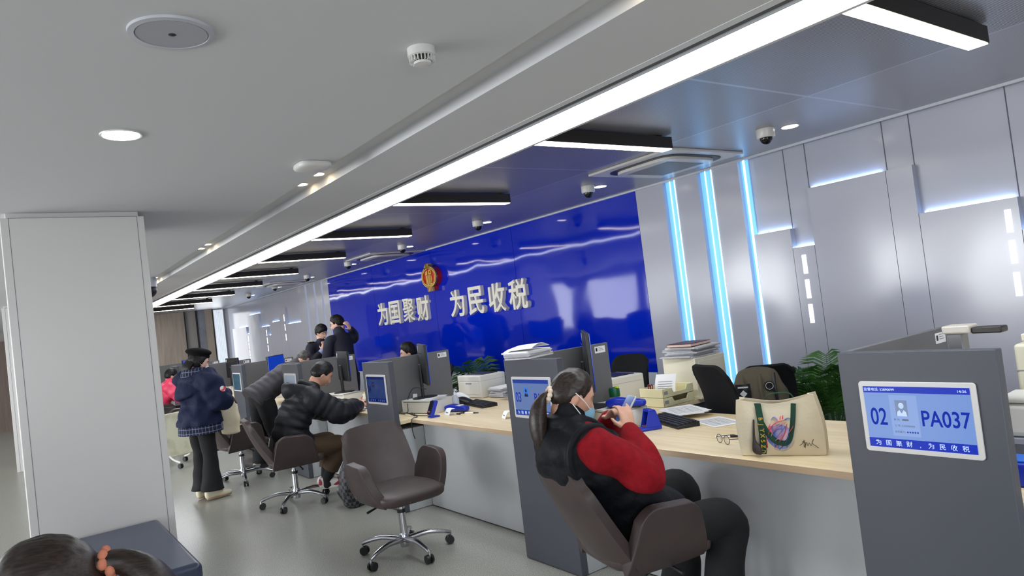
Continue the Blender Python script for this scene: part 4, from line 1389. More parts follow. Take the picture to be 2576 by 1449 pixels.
# --- bay of the bending man and farther
monitor((-10.02, 3.05, DZ + 0.12), math.radians(139), 'lit blue monitor turned to the counter behind the bending man')
riser((-10.02, 3.05, DZ), 0.0, 'white riser under the lit blue monitor', 0.42, 0.24, 0.12)
monitor((-12.25, 3.02, DZ + 0.12), math.radians(186), 'monitor seen from behind, right of the beret')
riser((-12.25, 3.02, DZ), 0.0, 'white riser under the monitor right of the beret', 0.42, 0.24, 0.12)
monitor((-16.6, 3.15, DZ + 0.12), math.radians(150), 'smallest distant monitor above the person in pink')
riser((-16.6, 3.15, DZ), 0.0, 'white riser under the smallest distant monitor', 0.42, 0.24, 0.12)
sheets((-8.75, 3.0, DZ), 0.2, 'white forms under the arms of the bending man', 3, 0.24, 0.3, lines=6, seed=31, jit=0.03)
t = thing('paper_cup', 'yellow and white paper cup beside the distant monitor', 'cup', (-11.75, 2.98, DZ), 0)
MB().lathe([(0.035, 0), (0.045, 0.11)], n=20).done('cup', M_paper, t)
MB().lathe([(0.0375, 0.02), (0.041, 0.05)], n=20, cap=False).done('band', mat('stamp_yellow', (224, 196, 60)), t)
handset((-11.45, 2.92, DZ), 1.0, 'blue handheld terminal on the desk before the beret woman')

# --- bay cut by the right edge: cream machines and blue reader
printer((-0.93, 3.50, DZ), 0.05, 'tall cream machine behind the right edge of the nearest pillar', 0.42, 0.38, 0.44, M_cream)
t = thing('paper_feeder', 'cream paper feeder tray on top of the tall cream machine', 'feeder', (-0.93, 3.50, DZ + 0.448), 0.05)
MB().bb(-0.19, 0.19, -0.15, 0.15, 0, 0.03).done('base', M_cream, t, bevel=0.004)
MB().sheet(lambda u, v: (-0.17 + 0.34 * u, -0.05 + 0.16 * v, 0.03 + 0.10 * v), 2, 2, 0.012).done('ramp', M_cream, t, smooth=0)
t = thing('document_scanner', 'white rounded document scanner on the shelf at the right edge', 'scanner', (-0.98, 3.10, DZ + 0.125), 0.05)
MB().bb(-0.12, 0.12, -0.08, 0.08, 0, 0.125).done('body', M_pwhite, t, bevel=0.02, seg=4)
MB().bb(-0.122, 0.122, -0.082, 0.082, 0.128, 0.155).done('lid', M_pwhite, t, bevel=0.012, seg=4)
t = thing('shelf_box', 'pale grey shelf box under the white scanner', 'shelf', (-0.98, 3.10, DZ), 0.05)
b = MB()
b.bb(-0.16, 0.16, -0.10, 0.10, 0.105, 0.124); b.bb(-0.16, -0.145, -0.10, 0.10, 0, 0.105); b.bb(0.145, 0.16, -0.10, 0.10, 0, 0.105); b.bb(-0.16, 0.16, 0.085, 0.10, 0, 0.105)
b.done('shelf', mat('shelf_grey', (160, 164, 178), rough=0.4), t, smooth=0)
t = thing('card_reader', 'deep blue card reader at the right edge of the photo', 'card reader', (-0.98, 2.86, DZ), 0.1, 'blue identity card readers')
MB().bb(-0.06, 0.10, -0.06, 0.06, 0, 0.085).done('body', M_blue, t, bevel=0.012)
MB().bb(-0.05, 0.09, -0.05, 0.05, 0.085, 0.092).done('top_plate', mat('cyan_blue', (24, 110, 220), rough=0.3), t, bevel=0.002)
MB().bb(0.0, 0.05, -0.062, -0.06, 0.03, 0.055).done('label_sticker', M_paper, t, smooth=0)
# document camera standing behind the nearest pillar
t = thing('document_camera', 'grey document camera arm rising behind the nearest pillar', 'document camera', (-1.17, 2.92, DZ), 0.0)
MB().bb(-0.06, 0.06, -0.06, 0.10, 0, 0.02).done('base', M_black, t, bevel=0.004)
MB().bb(-0.035, 0.02, -0.03, 0.03, 0.02, 0.535).done('column', mat('cam_grey', (120, 120, 124), rough=0.35), t, bevel=0.005)
MB().bb(-0.045, 0.05, -0.04, 0.05, 0.535, 0.565).done('head', mat('cam_light', (196, 190, 178), rough=0.35), t, bevel=0.006)
MB().bb(0.05, 0.15, -0.025, 0.04, 0.532, 0.555).done('arm', M_dark, t, bevel=0.005)

# ------------------------------------------------------------------ visitors' tub armchairs (local: x right, y forward)
def star_base(t, r=0.33, top=0.40, rot=0.3, n=5, wheel=0.03, M=None):
    M = M or M_alu
    MB().lathe([(0.030, 0.055), (0.034, 0.07), (0.034, 0.135), (0.027, 0.15)], n=24).done('hub', M, t)
    MB().lathe([(0.026, 0.14), (0.026, top - 0.06)], n=24).done('gas_column', M_chrome, t)
    MB().lathe([(0.030, top - 0.10), (0.030, top - 0.075)], n=20).done('collar', M_black, t)
    MB().lathe([(0.016, top - 0.075), (0.016, top)], n=16).done('piston', M_chrome, t)
    for k in range(n):
        a = rot + 2 * PI * k / n
        d = Vector((math.cos(a), math.sin(a), 0))
        pts = [d * 0.02 + Vector((0, 0, 0.105)), d * (r * 0.5) + Vector((0, 0, 0.118)), d * (r * 0.85) + Vector((0, 0, 0.096)), d * r + Vector((0, 0, 0.078))]
        l_ = MB().tube(pts, [0.026, 0.022, 0.018, 0.014], 12, side=d.cross(Vector((0, 0, 1))), flat=0.8).done('leg', M, t)
        p = d * r
        c = MB()
        c.cyl((p.x, p.y, 0.045), (p.x, p.y, 0.078), 0.006, n=10)
        c.done('caster_stem', M_chrome, l_)
        q = d.cross(Vector((0, 0, 1)))
        o_ = Vector((p.x, p.y, wheel)) - d * 0.012
        w_ = MB()
        for s_ in (-1, 1):
            w_.cyl(o_ + q * (s_ * 0.007), o_ + q * (s_ * 0.024), wheel, wheel * 0.93, n=22)
        w_.box((o_.x, o_.y, wheel + 0.012), (0.034, 0.012, 0.026), a)
        w_.done('caster_wheel', M_black, l_)


def tub_chair(label, loc, rz, base=0.3, m=None):
    m = m or M_leather
    t = thing('tub_armchair', label, 'armchair', loc, rz, 'taupe tub armchairs at the counters')

    MB().loft([(0, -0.19, 0.440), (0, -0.05, 0.446), (0, 0.10, 0.446), (0, 0.205, 0.440), (0, 0.245, 0.434)], [(0.205, 0.046), (0.222, 0.046), (0.240, 0.045), (0.240, 0.043), (0.222, 0.040)], side=(1, 0, 0), n=40, sq=4.2).done('seat', m, t, smooth=60)

    def back(u, v):
        x = (u - 0.5) * 2
        e = max(0.0, abs(x) - 0.72) / 0.28
        w_ = 0.245 - 0.018 * v + 0.02 * math.sin(PI * v)
        return (x * w_, -0.205 - 0.205 * v - 0.02 * math.sin(PI * v) + 0.065 * x * x * (1 - 0.3 * v), 0.43 + 0.435 * v - 0.05 * e ** 2.2 * v ** 3 + 0.012 * (1 - x * x) * v)
    MB().sheet(back, 22, 18, lambda u, v: 0.052 - 0.012 * v).done('backrest', m, t, bevel=0.012, seg=3, smooth=60)
    for s_ in (-1, 1):
        def arm(u, v, s_=s_):
            # u: rear to front, v: bottom to top
            r_ = max(0.0, u - 0.78) / 0.22
            k = max(0.0, 0.3 - u) / 0.3
            y = -0.205 + 0.045 * v ** 1.5 + (0.45 - 0.13 * v) * u - 0.03 * r_ * (1 - v) ** 3
            h_ = 0.265 - 0.02 * u - 0.05 * r_ ** 2 - 0.06 * k ** 2
            return (s_ * (0.238 + 0.055 * v ** 0.7 - 0.045 * (1 - v) ** 2 + 0.01 * math.sin(PI * u)), y, 0.40 + (h_ + 0.03) * v + (0.015 * u) * (1 - v))
        MB().sheet(arm, 16, 12, lambda u, v: 0.058).done('armrest', m, t, bevel=0.014, seg=3, smooth=60)

    def shell(u, v):
        a = (u - 0.5) * 2
        return (a * (0.225 - 0.04 * (1 - v)), -0.20 + 0.42 * v, 0.398 + 0.012 * a * a + 0.02 * (v - 0.5) ** 2)
    MB().sheet(shell, 10, 10, 0.02).done('underside', m, t, bevel=0.005, smooth=60)
    MB().bb(-0.09, 0.09, -0.09, 0.09, 0.385, 0.402).done('mechanism', M_black, t, bevel=0.004)
    MB().tube([(0.05, 0.0, 0.388), (0.16, 0.03, 0.382), (0.27, 0.05, 0.362)], [0.005, 0.006, 0.009], 8).done('lever', M_black, t)
    star_base(t, 0.33, 0.39, base)
    return t


tub_chair('empty taupe leather armchair on casters in the middle of the floor', (-4.52, 2.12, 0), math.radians(-90), math.radians(20))
tub_chair('taupe armchair in which the ponytailed woman in a vest sits', (-2.42, 2.32, 0), math.radians(76 - 90), 0.6)
tub_chair('taupe armchair under the man in the black puffer jacket', (-6.77, 2.12, 0), math.radians(-12), 0.75)
tub_chair('unoccupied taupe armchair between the beret woman and the bending man', (-8.50, 2.08, 0), math.radians(4), 1.0)
tub_chair('distant taupe armchair half hidden beyond the white column', (-12.3, 2.05, 0), math.radians(10), 0.2)
tub_chair('distant armchair under the person in pink', (-13.75, 2.12, 0), math.radians(0), 0.5)

# cream backed folding seat on casters behind the beret woman
t = thing('nesting_chair', 'cream chair with square worn panel on casters left of the beret woman', 'chair', (-10.75, 1.84, 0), math.radians(-62))
M_cr = mat('worn_cream', (226, 222, 196), rough=0.5, mix=(178, 174, 150), ns=3.5, lo=0.5, hi=0.7)
MB().sheet(lambda u, v: (-0.24 + 0.48 * u, -0.02 - 0.06 * v, 0.13 + 0.60 * v), 4, 8, 0.05).done('panel', M_cr, t, bevel=0.01)
MB().sheet(lambda u, v: (-0.17 + 0.34 * u, -0.056 - 0.05 * v, 0.18 + 0.40 * v), 4, 8, 0.006).done('pocket', mat('worn_grey', (176, 174, 158), rough=0.6, mix=(150, 148, 134), ns=8), t, smooth=0)
for s_ in (-1, 1):
    l_ = MB().tube([(s_ * 0.19, 0.0, 0.16), (s_ * 0.20, 0.10, 0.11), (s_ * 0.21, 0.24, 0.075)], 0.013, 10).done('leg', M_white, t)
    w_ = MB()
    for q in (-1, 1):
        w_.cyl((s_ * 0.21 + q * 0.006, 0.23, 0.032), (s_ * 0.21 + q * 0.022, 0.23, 0.032), 0.032, n=20)
    w_.done('caster_wheel', M_black, l_)
    l_ = MB().tube([(s_ * 0.19, -0.02, 0.15), (s_ * 0.2, -0.10, 0.10), (s_ * 0.21, -0.2, 0.075)], 0.013, 10).done('leg', M_white, t)
    w_ = MB()
    for q in (-1, 1):
        w_.cyl((s_ * 0.21 + q * 0.006, -0.2, 0.032), (s_ * 0.21 + q * 0.022, -0.2, 0.032), 0.032, n=20)
    w_.done('caster_wheel', M_black, l_)

# navy ottoman against the column, bench of the person in the foreground
for name, loc, sx_, sy_, h_, lab in (('ottoman', (-4.72, 0.46, 0), 1.34, 0.56, 0.475, 'navy blue vinyl ottoman against the white column'),
                                     ('ottoman', (-1.86, 0.10, 0), 0.62, 0.56, 0.44, 'low navy stool under the person at the lower left corner')):
    t = thing(name, lab, 'ottoman', loc, 0, 'navy vinyl ottomans')
    MB().bb(-sx_ / 2 + 0.01, sx_ / 2 - 0.01, -sy_ / 2 + 0.01, sy_ / 2 - 0.01, 0.03, h_ - 0.085).done('body', M_navy, t, bevel=0.03, seg=4)
    MB().bb(-sx_ / 2, sx_ / 2, -sy_ / 2, sy_ / 2, h_ - 0.10, h_).done('cushion', M_navy, t, bevel=0.03, seg=5)
    f = MB()
    for a in (-1, 1):
        for b in (-1, 1):
            f.bb(a * (sx_ / 2 - 0.09) - 0.02, a * (sx_ / 2 - 0.09) + 0.02, b * (sy_ / 2 - 0.09) - 0.02, b * (sy_ / 2 - 0.09) + 0.02, 0, 0.035)
    f.done('feet', M_black, t, smooth=0)


# staff office chairs behind the counters
M_mesh = mat('black_mesh', (10, 10, 12), rough=0.8, spec=0.3, mix=(24, 25, 28), ns=240, nd=0)


def office_chair(label, loc, rz, top=1.06):
    t = thing('office_chair', label, 'office chair', loc, rz, 'black staff office chairs')

    def back(u, v):
        x = (u - 0.5) * 2
        e = max(0.0, abs(x) - 0.55) / 0.45
        return (x * (0.215 - 0.03 * v - 0.02 * (1 - v)), -0.23 - 0.09 * v + 0.05 * x * x + 0.03 * math.sin(PI * v), 0.60 + (top - 0.60) * v - 0.07 * e ** 2.4 * v ** 4)
    MB().sheet(back, 18, 18, 0.028).done('backrest', M_mesh, t, bevel=0.008, smooth=60)
    MB().sheet(lambda u, v: ((u - 0.5) * 0.48, -0.22 + 0.46 * v, 0.475 - 0.03 * max(0, v - 0.75) * 4 * 0.25), 8, 8, 0.07).done('seat', M_mesh, t, bevel=0.02, seg=3, smooth=60)
    MB().tube([(0, -0.02, 0.42), (0, -0.24, 0.44), (0, -0.29, 0.56), (0, -0.275, 0.74)], 0.022, 10).done('back_bar', M_black, t)
    star_base(t, 0.27, 0.44, 0.4, M=M_black)
    return t


office_chair('black mesh office chair behind the tote bag, its back leaning to the left', (-2.94, 3.98, 0), math.radians(-18), 1.08)
office_chair('black office chair half hidden behind the olive backpack', (-3.27, 4.70, 0), math.radians(37), 0.97)
office_chair('black office chair back seen beyond the partition with display 03', (-4.72, 4.55, 0), math.radians(200), 1.03)
office_chair('black office chair under the seated clerk whose head shows over the partition', (-7.78, 4.22, 0), math.radians(180), 1.0)

# olive backpack hung over the second chair
t = thing('backpack', 'olive backpack with round badge and black patch hung on an office chair', 'backpack', (-3.105, 4.345, 0.50), math.radians(37))
M_olive = mat('olive_cloth', (96, 88, 72), rough=0.85, bump=0.3, bs=30, bd=0.01)
MB().loft([(0, 0, 0.02), (0, -0.01, 0.14), (0, 0.0, 0.30), (0, 0.03, 0.42)], [(0.15, 0.07), (0.19, 0.10), (0.19, 0.09), (0.14, 0.05)], n=28, sq=3.2, rough=0.12).done('body', M_olive, t)
for x in (-0.10, 0.02, 0.115):
    MB().tube([(x, -0.06, 0.43), (x - 0.005, -0.105, 0.33), (x + 0.005, -0.115, 0.18), (x, -0.09, 0.05)], 0.011, 8, flat=0.4, side=(1, 0, 0)).done('strap', M_olive if x != 0.115 else M_black, t)
p = MB().sheet(lambda u, v: (-0.155 + 0.10 * u, -0.098 - 0.02 * math.sin(PI * u) - 0.01 * math.sin(PI * v), 0.20 + 0.17 * v), 4, 4, 0.006).done('patch', M_black, t, smooth=0)
MB().prism([(-0.105, 0.28), (-0.08, 0.305), (-0.105, 0.33), (-0.13, 0.305)], -0.131, -0.124).done('diamond', mat('badge_white', (220, 220, 220), rough=0.7), p, smooth=0)
MB().bb(-0.14, -0.07, -0.131, -0.124, 0.245, 0.253).done('red_line', mat('clip_red', (120, 22, 26)), p, smooth=0)
MB().bb(-0.14, -0.07, -0.131, -0.124, 0.345, 0.355).done('white_line', mat('badge_white', (220, 220, 220)), p, smooth=0)
b_ = MB().lathe([(0.034, 0.0), (0.034, 0.006)], n=28, M=Matrix.Translation((0.075, -0.098, 0.345)) @ Matrix.Rotation(PI / 2, 4, 'X')).done('badge', M_black, t)
MB().tube([(0.075 + 0.025 * math.cos(a), -0.105, 0.345 + 0.025 * math.sin(a)) for a in [2 * PI * k / 20 for k in range(20)]], 0.002, 6, closed=True).done('badge_ring', mat('badge_white', (220, 220, 220)), b_)

# checked backpack standing on the floor beside the empty armchair
t = thing('backpack', 'dark checked backpack standing on the floor beside the empty armchair', 'backpack', (-6.12, 2.46, 0), math.radians(-72))
MB().loft([(0, 0, 0.06), (0, 0.0, 0.18), (0, 0.01, 0.32), (0, 0.03, 0.44)], [(0.15, 0.085), (0.165, 0.095), (0.155, 0.085), (0.11, 0.05)], n=28, sq=3.4, rough=0.10).done('body', checker_mat(), t)
MB().loft([(0, -0.075, 0.07), (0, -0.10, 0.14), (0, -0.09, 0.21)], [(0.12, 0.035), (0.125, 0.045), (0.115, 0.03)], n=24, sq=3.2, rough=0.15).done('front_pocket', M_black, t)
MB().tube([(-0.09, -0.06, 0.46), (-0.12, -0.10, 0.35), (-0.11, -0.105, 0.23)], 0.009, 8, flat=0.5).done('zip', M_black, t)
MB().tube([(0.03, 0.02, 0.47), (0.06, 0.05, 0.54), (0.02, 0.07, 0.56), (-0.03, 0.04, 0.49)], 0.012, 8).done('carry_loop', M_black, t)
MB().tube([(-0.12, 0.05, 0.10), (-0.21, 0.02, 0.05), (-0.24, -0.06, 0.025), (-0.19, -0.10, 0.02)], 0.022, 8, flat=0.4, side=(0, 0, 1)).done('strap', M_black, t)
t = thing('handbag', 'dark slumped handbag on the floor behind the unoccupied armchair', 'handbag', (-9.30, 2.42, 0), 0.4)
MB().loft([(0, 0, 0.05), (0, 0, 0.16), (0, 0.02, 0.24)], [(0.17, 0.08), (0.15, 0.07), (0.09, 0.035)], n=24, sq=3, rough=0.25).done('body', mat('dark_brown', (54, 46, 44), rough=0.6), t)
MB().tube([(-0.06, 0, 0.24), (-0.04, 0, 0.34), (0.04, 0, 0.34), (0.06, 0, 0.24)], 0.01, 8).done('handle', M_black, t)

# canvas tote bag on the right desk
t = thing('tote_bag', 'cream canvas tote bag with heart print and green handles on the right desk', 'bag', (-1.985, 2.92, DZ), math.radians(25))
M_canvas = mat('canvas', (226, 214, 188), rough=0.9, mix=(216, 202, 172), ns=5, bump=0.25, bs=14, bd=0.02)
M_green = mat('green_webbing', (14, 62, 44), rough=0.8)
BW, BD, BH = 0.185, 0.055, 0.262


def panel(sgn):
    def fn(u, v):
        x = (u - 0.5) * 2
        bulge = 0.018 * math.sin(PI * u) * math.sin(PI * min(v * 1.1, 1.0))
        return (x * (BW - 0.012 * v + 0.012 * math.sin(PI * v)) - 0.012 * v, sgn * (BD * (1 - 0.25 * v) + bulge) + 0.01 * math.sin(u * 9) * v * v, 0.004 + (BH - 0.028 * math.sin(PI * u) * v) * v + 0.01 * v * u)
    return fn


MB().sheet(panel(-1), 24, 18, 0.004).done('front_panel', M_canvas, t, smooth=60)
MB().sheet(panel(1), 24, 18, 0.004).done('back_panel', M_canvas, t, smooth=60)
for sgn in (-1, 1):
    f0, f1 = panel(-1), panel(1)

    def side(u, v, sgn=sgn):
        a = Vector(f0(0.5 + sgn * 0.5, v)); b = Vector(f1(0.5 + sgn * 0.5, v))
        p = a.lerp(b, u)
        p.x -= sgn * 0.03 * math.sin(PI * u) * v ** 0.7
        return p
    MB().sheet(side, 10, 14, 0.004).done('gusset', M_canvas, t, smooth=60)
MB().bb(-BW + 0.004, BW - 0.004, -BD, BD, 0.0, 0.005).done('bottom', M_canvas, t, smooth=0)
fp = panel(-1)


def on_front(x, z, d=0.004):
    u = min(max(0.5 + (x + 0.012 * z / BH) / (2 * BW), 0.0), 1.0)
    v = min(max((z - 0.004) / (BH - 0.024 * math.sin(PI * u)), 0.0), 1.0)
    p = Vector(fp(u, v))
    return Vector((x, p.y - 0.002 - d, z))


hp = [(-0.088, 0.236), (-0.080, 0.165), (-0.035, 0.085), (0.005, 0.062), (0.036, 0.075), (0.060, 0.15), (0.072, 0.240)]
MB().tube([on_front(x, z, 0.007) for x, z in hp], 0.0125, 8, res=6, flat=0.28, side=(0, 0, 1) if False else None).done('handle', M_green, t)
MB().tube([Vector((x, 0.05 + 0.012, z)) for x, z in ((-0.085, 0.20), (-0.06, 0.262), (0.0, 0.275), (0.05, 0.265), (0.075, 0.20))], 0.010, 8, res=6, flat=0.3).done('handle', M_green, t)
rib = MB().sheet(lambda u, v: on_front(-0.088 + 0.030 * (u - 0.5) + 0.012 * math.sin(3 * v), 0.235 * (1 - v) + 0.012, 0.012 + 0.012 * math.sin(PI * v)), 4, 14, 0.002).done('ribbon', M_green, t, smooth=60)
m = MB()
for k, ch in enumerate('BJYXSZD'):
    z = 0.178 - 0.0255 * k
    q = text_mb(ch, 0.026, 0.0004, 0.0006)
    p = on_front(-0.086 + 0.012 * math.sin(3 * (0.235 + 0.012 - z) / 0.235), z, 0.0145 + 0.012 * math.sin(PI * (0.247 - z) / 0.235))
    R_ = Matrix.Translation(p) @ Matrix.Rotation(PI / 2, 4, 'Y') @ Matrix.Translation((0, 0, -0.009))
    m.add(q.v, q.f, R_)
m.done('lettering', mat('gold_thread', (206, 164, 60), rough=0.6), rib, smooth=0)
MB().loft([on_front(-0.112, 0.17, 0.012), on_front(-0.118, 0.08, 0.016), on_front(-0.108, 0.035, 0.022), on_front(-0.098, 0.02, 0.022)], [(0.005, 0.004), (0.006, 0.005), (0.02, 0.014), (0.012, 0.01)], n=14, rough=0.4).done('charm', mat('dark_brown', (54, 46, 44)), t)
pr_cols = {'p': mat('print_pink', (228, 92, 104), rough=0.85), 'l': mat('print_rose', (238, 160, 168), rough=0.85), 'b': mat('print_blue', (62, 118, 196), rough=0.85),
           'v': mat('print_violet', (150, 146, 208), rough=0.85), 'w': mat('print_white', (240, 236, 232), rough=0.85)}
hs = [(0.0 + 0.060 * math.cos(2 * PI * k / 36) * (1 + 0.1 * math.sin(4 * PI * k / 36)), 0.104 + 0.072 * math.sin(2 * PI * k / 36)) for k in range(36)]
vs = [on_front(0.0, 0.104, 0.0012)]
for f_ in (0.5, 1.0):
    vs += [on_front(x * f_, 0.104 + (z - 0.104) * f_, 0.0012) for x, z in hs]
n = len(hs)
fs = [(0, 1 + i, 1 + (i + 1) % n) for i in range(n)] + [(1 + i, 1 + n + i, 1 + n + (i + 1) % n, 1 + (i + 1) % n) for i in range(n)]
pr_ = MB().add(vs, fs).done('print', art_mat(), t, smooth=60)
for c_, r_, p_ in (('p', 0.010, ((-0.066, 0.040), (-0.068, 0.075), (-0.060, 0.085))), ('p', 0.011, ((-0.055, 0.085), (-0.040, 0.130), (-0.006, 0.160), (0.036, 0.168))),
                   ('l', 0.010, ((-0.046, 0.075), (-0.028, 0.118), (0.005, 0.146), (0.034, 0.156))), ('b', 0.010, ((-0.030, 0.105), (-0.010, 0.125), (0.012, 0.128))),
                   ('v', 0.009, ((-0.024, 0.085), (0.004, 0.110), (0.026, 0.140))), ('p', 0.010, ((-0.030, 0.040), (0.0, 0.075), (0.024, 0.112), (0.036, 0.150))),
                   ('l', 0.011, ((-0.038, 0.060), (-0.014, 0.082), (0.008, 0.100))), ('b', 0.011, ((-0.012, 0.030), (0.022, 0.064), (0.044, 0.108))),
                   ('p', 0.012, ((0.040, 0.110), (0.058, 0.135), (0.066, 0.155))), ('v', 0.008, ((-0.034, 0.168), (-0.020, 0.184), (-0.008, 0.176), (-0.002, 0.166))),
                   ('p', 0.008, ((0.006, 0.170), (0.010, 0.186))), ('p', 0.007, ((0.018, 0.172), (0.020, 0.188))), ('w', 0.006, ((-0.036, 0.034), (0.0, 0.022), (0.040, 0.040), (0.060, 0.070))),
                   ('b', 0.007, ((0.022, 0.166), (0.040, 0.176), (0.054, 0.172)))):
    MB().tube([on_front(x, z, 0.0022) for x, z in p_], [r_ * 0.6] + [r_] * (len(p_) - 2) + [r_ * 0.5], 8, flat=0.16).done('stroke', pr_cols[c_], pr_)
m = MB()
sig = [(0.078, 0.048), (0.092, 0.058), (0.100, 0.072), (0.096, 0.04), (0.108, 0.062), (0.112, 0.046), (0.120, 0.058), (0.126, 0.046), (0.134, 0.064), (0.140, 0.076), (0.132, 0.058), (0.146, 0.044), (0.156, 0.034)]
m.tube([on_front(x, z, 0.0012) for x, z in sig], 0.0010, 6, res=5)
m.tube([on_front(x, z, 0.0012) for x, z in ((0.090, 0.066), (0.104, 0.058), (0.100, 0.036))], 0.0010, 6, res=5)
m.done('signature', M_black, t)


# ------------------------------------------------------------------ palms
M_leaf = mat('palm_leaf', (40, 92, 32), rough=0.55, mix=(72, 122, 44), ns=9)
M_leafd = mat('palm_leaf_dark', (34, 78, 30), rough=0.55, mix=(58, 104, 38), ns=9)


def palm(label, loc, n, size, seed, ml):
    r = random.Random(seed)
    t = thing('potted_palm', label, 'potted plant', loc, 0, 'potted palms along the back wall')
    MB().lathe([(0.13, 0.0), (0.17, 0.10), (0.19, 0.36), (0.20, 0.38), (0.185, 0.38), (0.175, 0.34), (0.0, 0.33)], n=36, cap=False).done('pot', M_white, t)
    MB().lathe([(0.17, 0.34), (0.0, 0.352)], n=24, cap=False).done('soil', mat('soil', (44, 36, 30), rough=0.95), t)
    for k in range(n):
        a = 2 * PI * k / n * 1.0 + r.uniform(-0.3, 0.3)
        el = r.uniform(0.75, 1.35) if k % 3 else r.uniform(1.25, 1.5)
        L = size * r.uniform(0.7, 1.05)
        d = Vector((math.cos(a), math.sin(a), 0))
        pts = []
        for q in range(13):
            s_ = q / 12
            h_ = math.sin(el) * s_ * L - 0.55 * L * s_ ** 2.4 * math.cos(el) - 0.12 * L * s_ ** 3
            pts.append(d * (0.03 + math.cos(el) * s_ * L * (1 - 0.12 * s_) + 0.10 * L * s_ * s_) + Vector((0, 0, 0.34 + h_)))
        for q_ in pts:
            q_.y = min(q_.y, WALL - 0.12 - loc[1])
        f = MB()
        f.tube(pts, [0.006 - 0.0045 * q / 12 for q in range(13)], 6, res=1)
        P = catmull([tuple(p) for p in pts], 30)
        for q in range(8, 31):
            s_ = q / 30
            p = Vector(P[q])
            tg = (Vector(P[min(q + 1, 30)]) - Vector(P[q - 1])).normalized()
            sd = tg.cross(Vector((0, 0, 1)))
            sd = sd.normalized() if sd.length > 1e-3 else d.cross(Vector((0, 0, 1)))
            ll = L * 0.34 * math.sin(PI * min(1, (s_ - 0.2) / 0.86)) ** 0.6 + 0.03
            for g in (-1, 1):
                di = (sd * g * 0.82 + tg * 0.62 + Vector((0, 0, -0.18 + r.uniform(-0.12, 0.12)))).normalized()
                up = tg.cross(sd).normalized()
                w_ = 0.0085
                c = p + di * ll * 0.45 + Vector((0, 0, 0.01))
                e = p + di * ll + Vector((0, 0, -0.25 * ll))
                b = tg * w_
                ymax = WALL - 0.11 - loc[1]
                c.y, e.y, p.y = min(c.y, ymax), min(e.y, ymax), min(p.y, ymax)
                f.add([p - b * 0.3, p + b * 0.3, c + b + up * 0.002, c - b + up * 0.002, e], [(0, 1, 2, 3), (3, 2, 4)])
        f.done('frond', ml, t, smooth=60)
    return t


palm('green potted palm left of the nearest pillar', (-3.02, 5.13, 0.0), 19, 0.74, 3, M_leaf)
palm('darker potted palm below the big characters', (-8.05, 5.16, 0.0), 17, 0.86, 9, M_leafd)

# ------------------------------------------------------------------ people
M_skin = mat('skin', (214, 166, 140), rough=0.55, mix=(204, 152, 128), ns=14)
M_skinp = mat('skin_pale', (226, 184, 164), rough=0.55, mix=(216, 168, 148), ns=14)
M_hair = mat('hair_black', (15, 12, 12), rough=0.5, spec=0.35, bump=0.3, bs=16, stretch=(8, 1, 3), bd=0.004)
M_hairb = mat('hair_dark_brown', (52, 38, 31), rough=0.42, spec=0.45, mix=(24, 18, 15), lo=0.38, hi=0.64, ns=24, stretch=(9, 0.5, 9), bump=0.12, bs=26, bd=0.003)  # strand tones and highlight streaks both mixed into the colour
M_hairg = mat('hair_greying', (92, 86, 80), rough=0.6, mix=(40, 38, 36), ns=34, bump=0.5, bs=50, bd=0.006)
M_eye = mat('eye_white', (228, 224, 220), rough=0.25)
M_iris = mat('iris', (30, 20, 16), rough=0.2)
M_lip = mat('lip', (176, 100, 92), rough=0.5)
M_puff = mat('black_puffer', (24, 25, 30), rough=0.6, spec=0.3, bump=0.3, bs=26, bd=0.01)
M_puff2 = mat('charcoal_puffer', (56, 53, 58), rough=0.62, spec=0.3, bump=0.3, bs=26, bd=0.01)
M_vest = mat('vest_nylon', (14, 15, 21), rough=0.62, spec=0.22, bump=0.5, bs=30, bd=0.008)
M_navyj = mat('navy_jacket', (20, 28, 58), rough=0.75, spec=0.25, bump=0.5, bs=16, bd=0.02)
M_redk = mat('red_sweat', (140, 16, 28), rough=0.9, spec=0.2, mix=(124, 12, 24), ns=30, bump=0.3, bs=16, bd=0.02)
M_btr = mat('black_trousers', (11, 11, 14), rough=0.85, bump=0.3, bs=14, bd=0.02)
M_brtr = mat('brown_trousers', (74, 56, 38), rough=0.85, bump=0.3, bs=14, bd=0.02)
M_unif = mat('uniform_navy', (20, 24, 40), rough=0.75, bump=0.25, bs=12, bd=0.02)
M_pink = mat('pink_jacket', (238, 76, 108), rough=0.5, mix=(222, 56, 92), ns=8, bump=0.4, bs=16, bd=0.02)
M_shirt = mat('lilac_shirt', (150, 156, 196), rough=0.8)
M_sock = mat('dark_sock', (20, 20, 24), rough=0.9)


def sstep(a, b, x):
    t = min(1.0, max(0.0, (x - a) / (b - a)))
    return t * t * (3 - 2 * t)


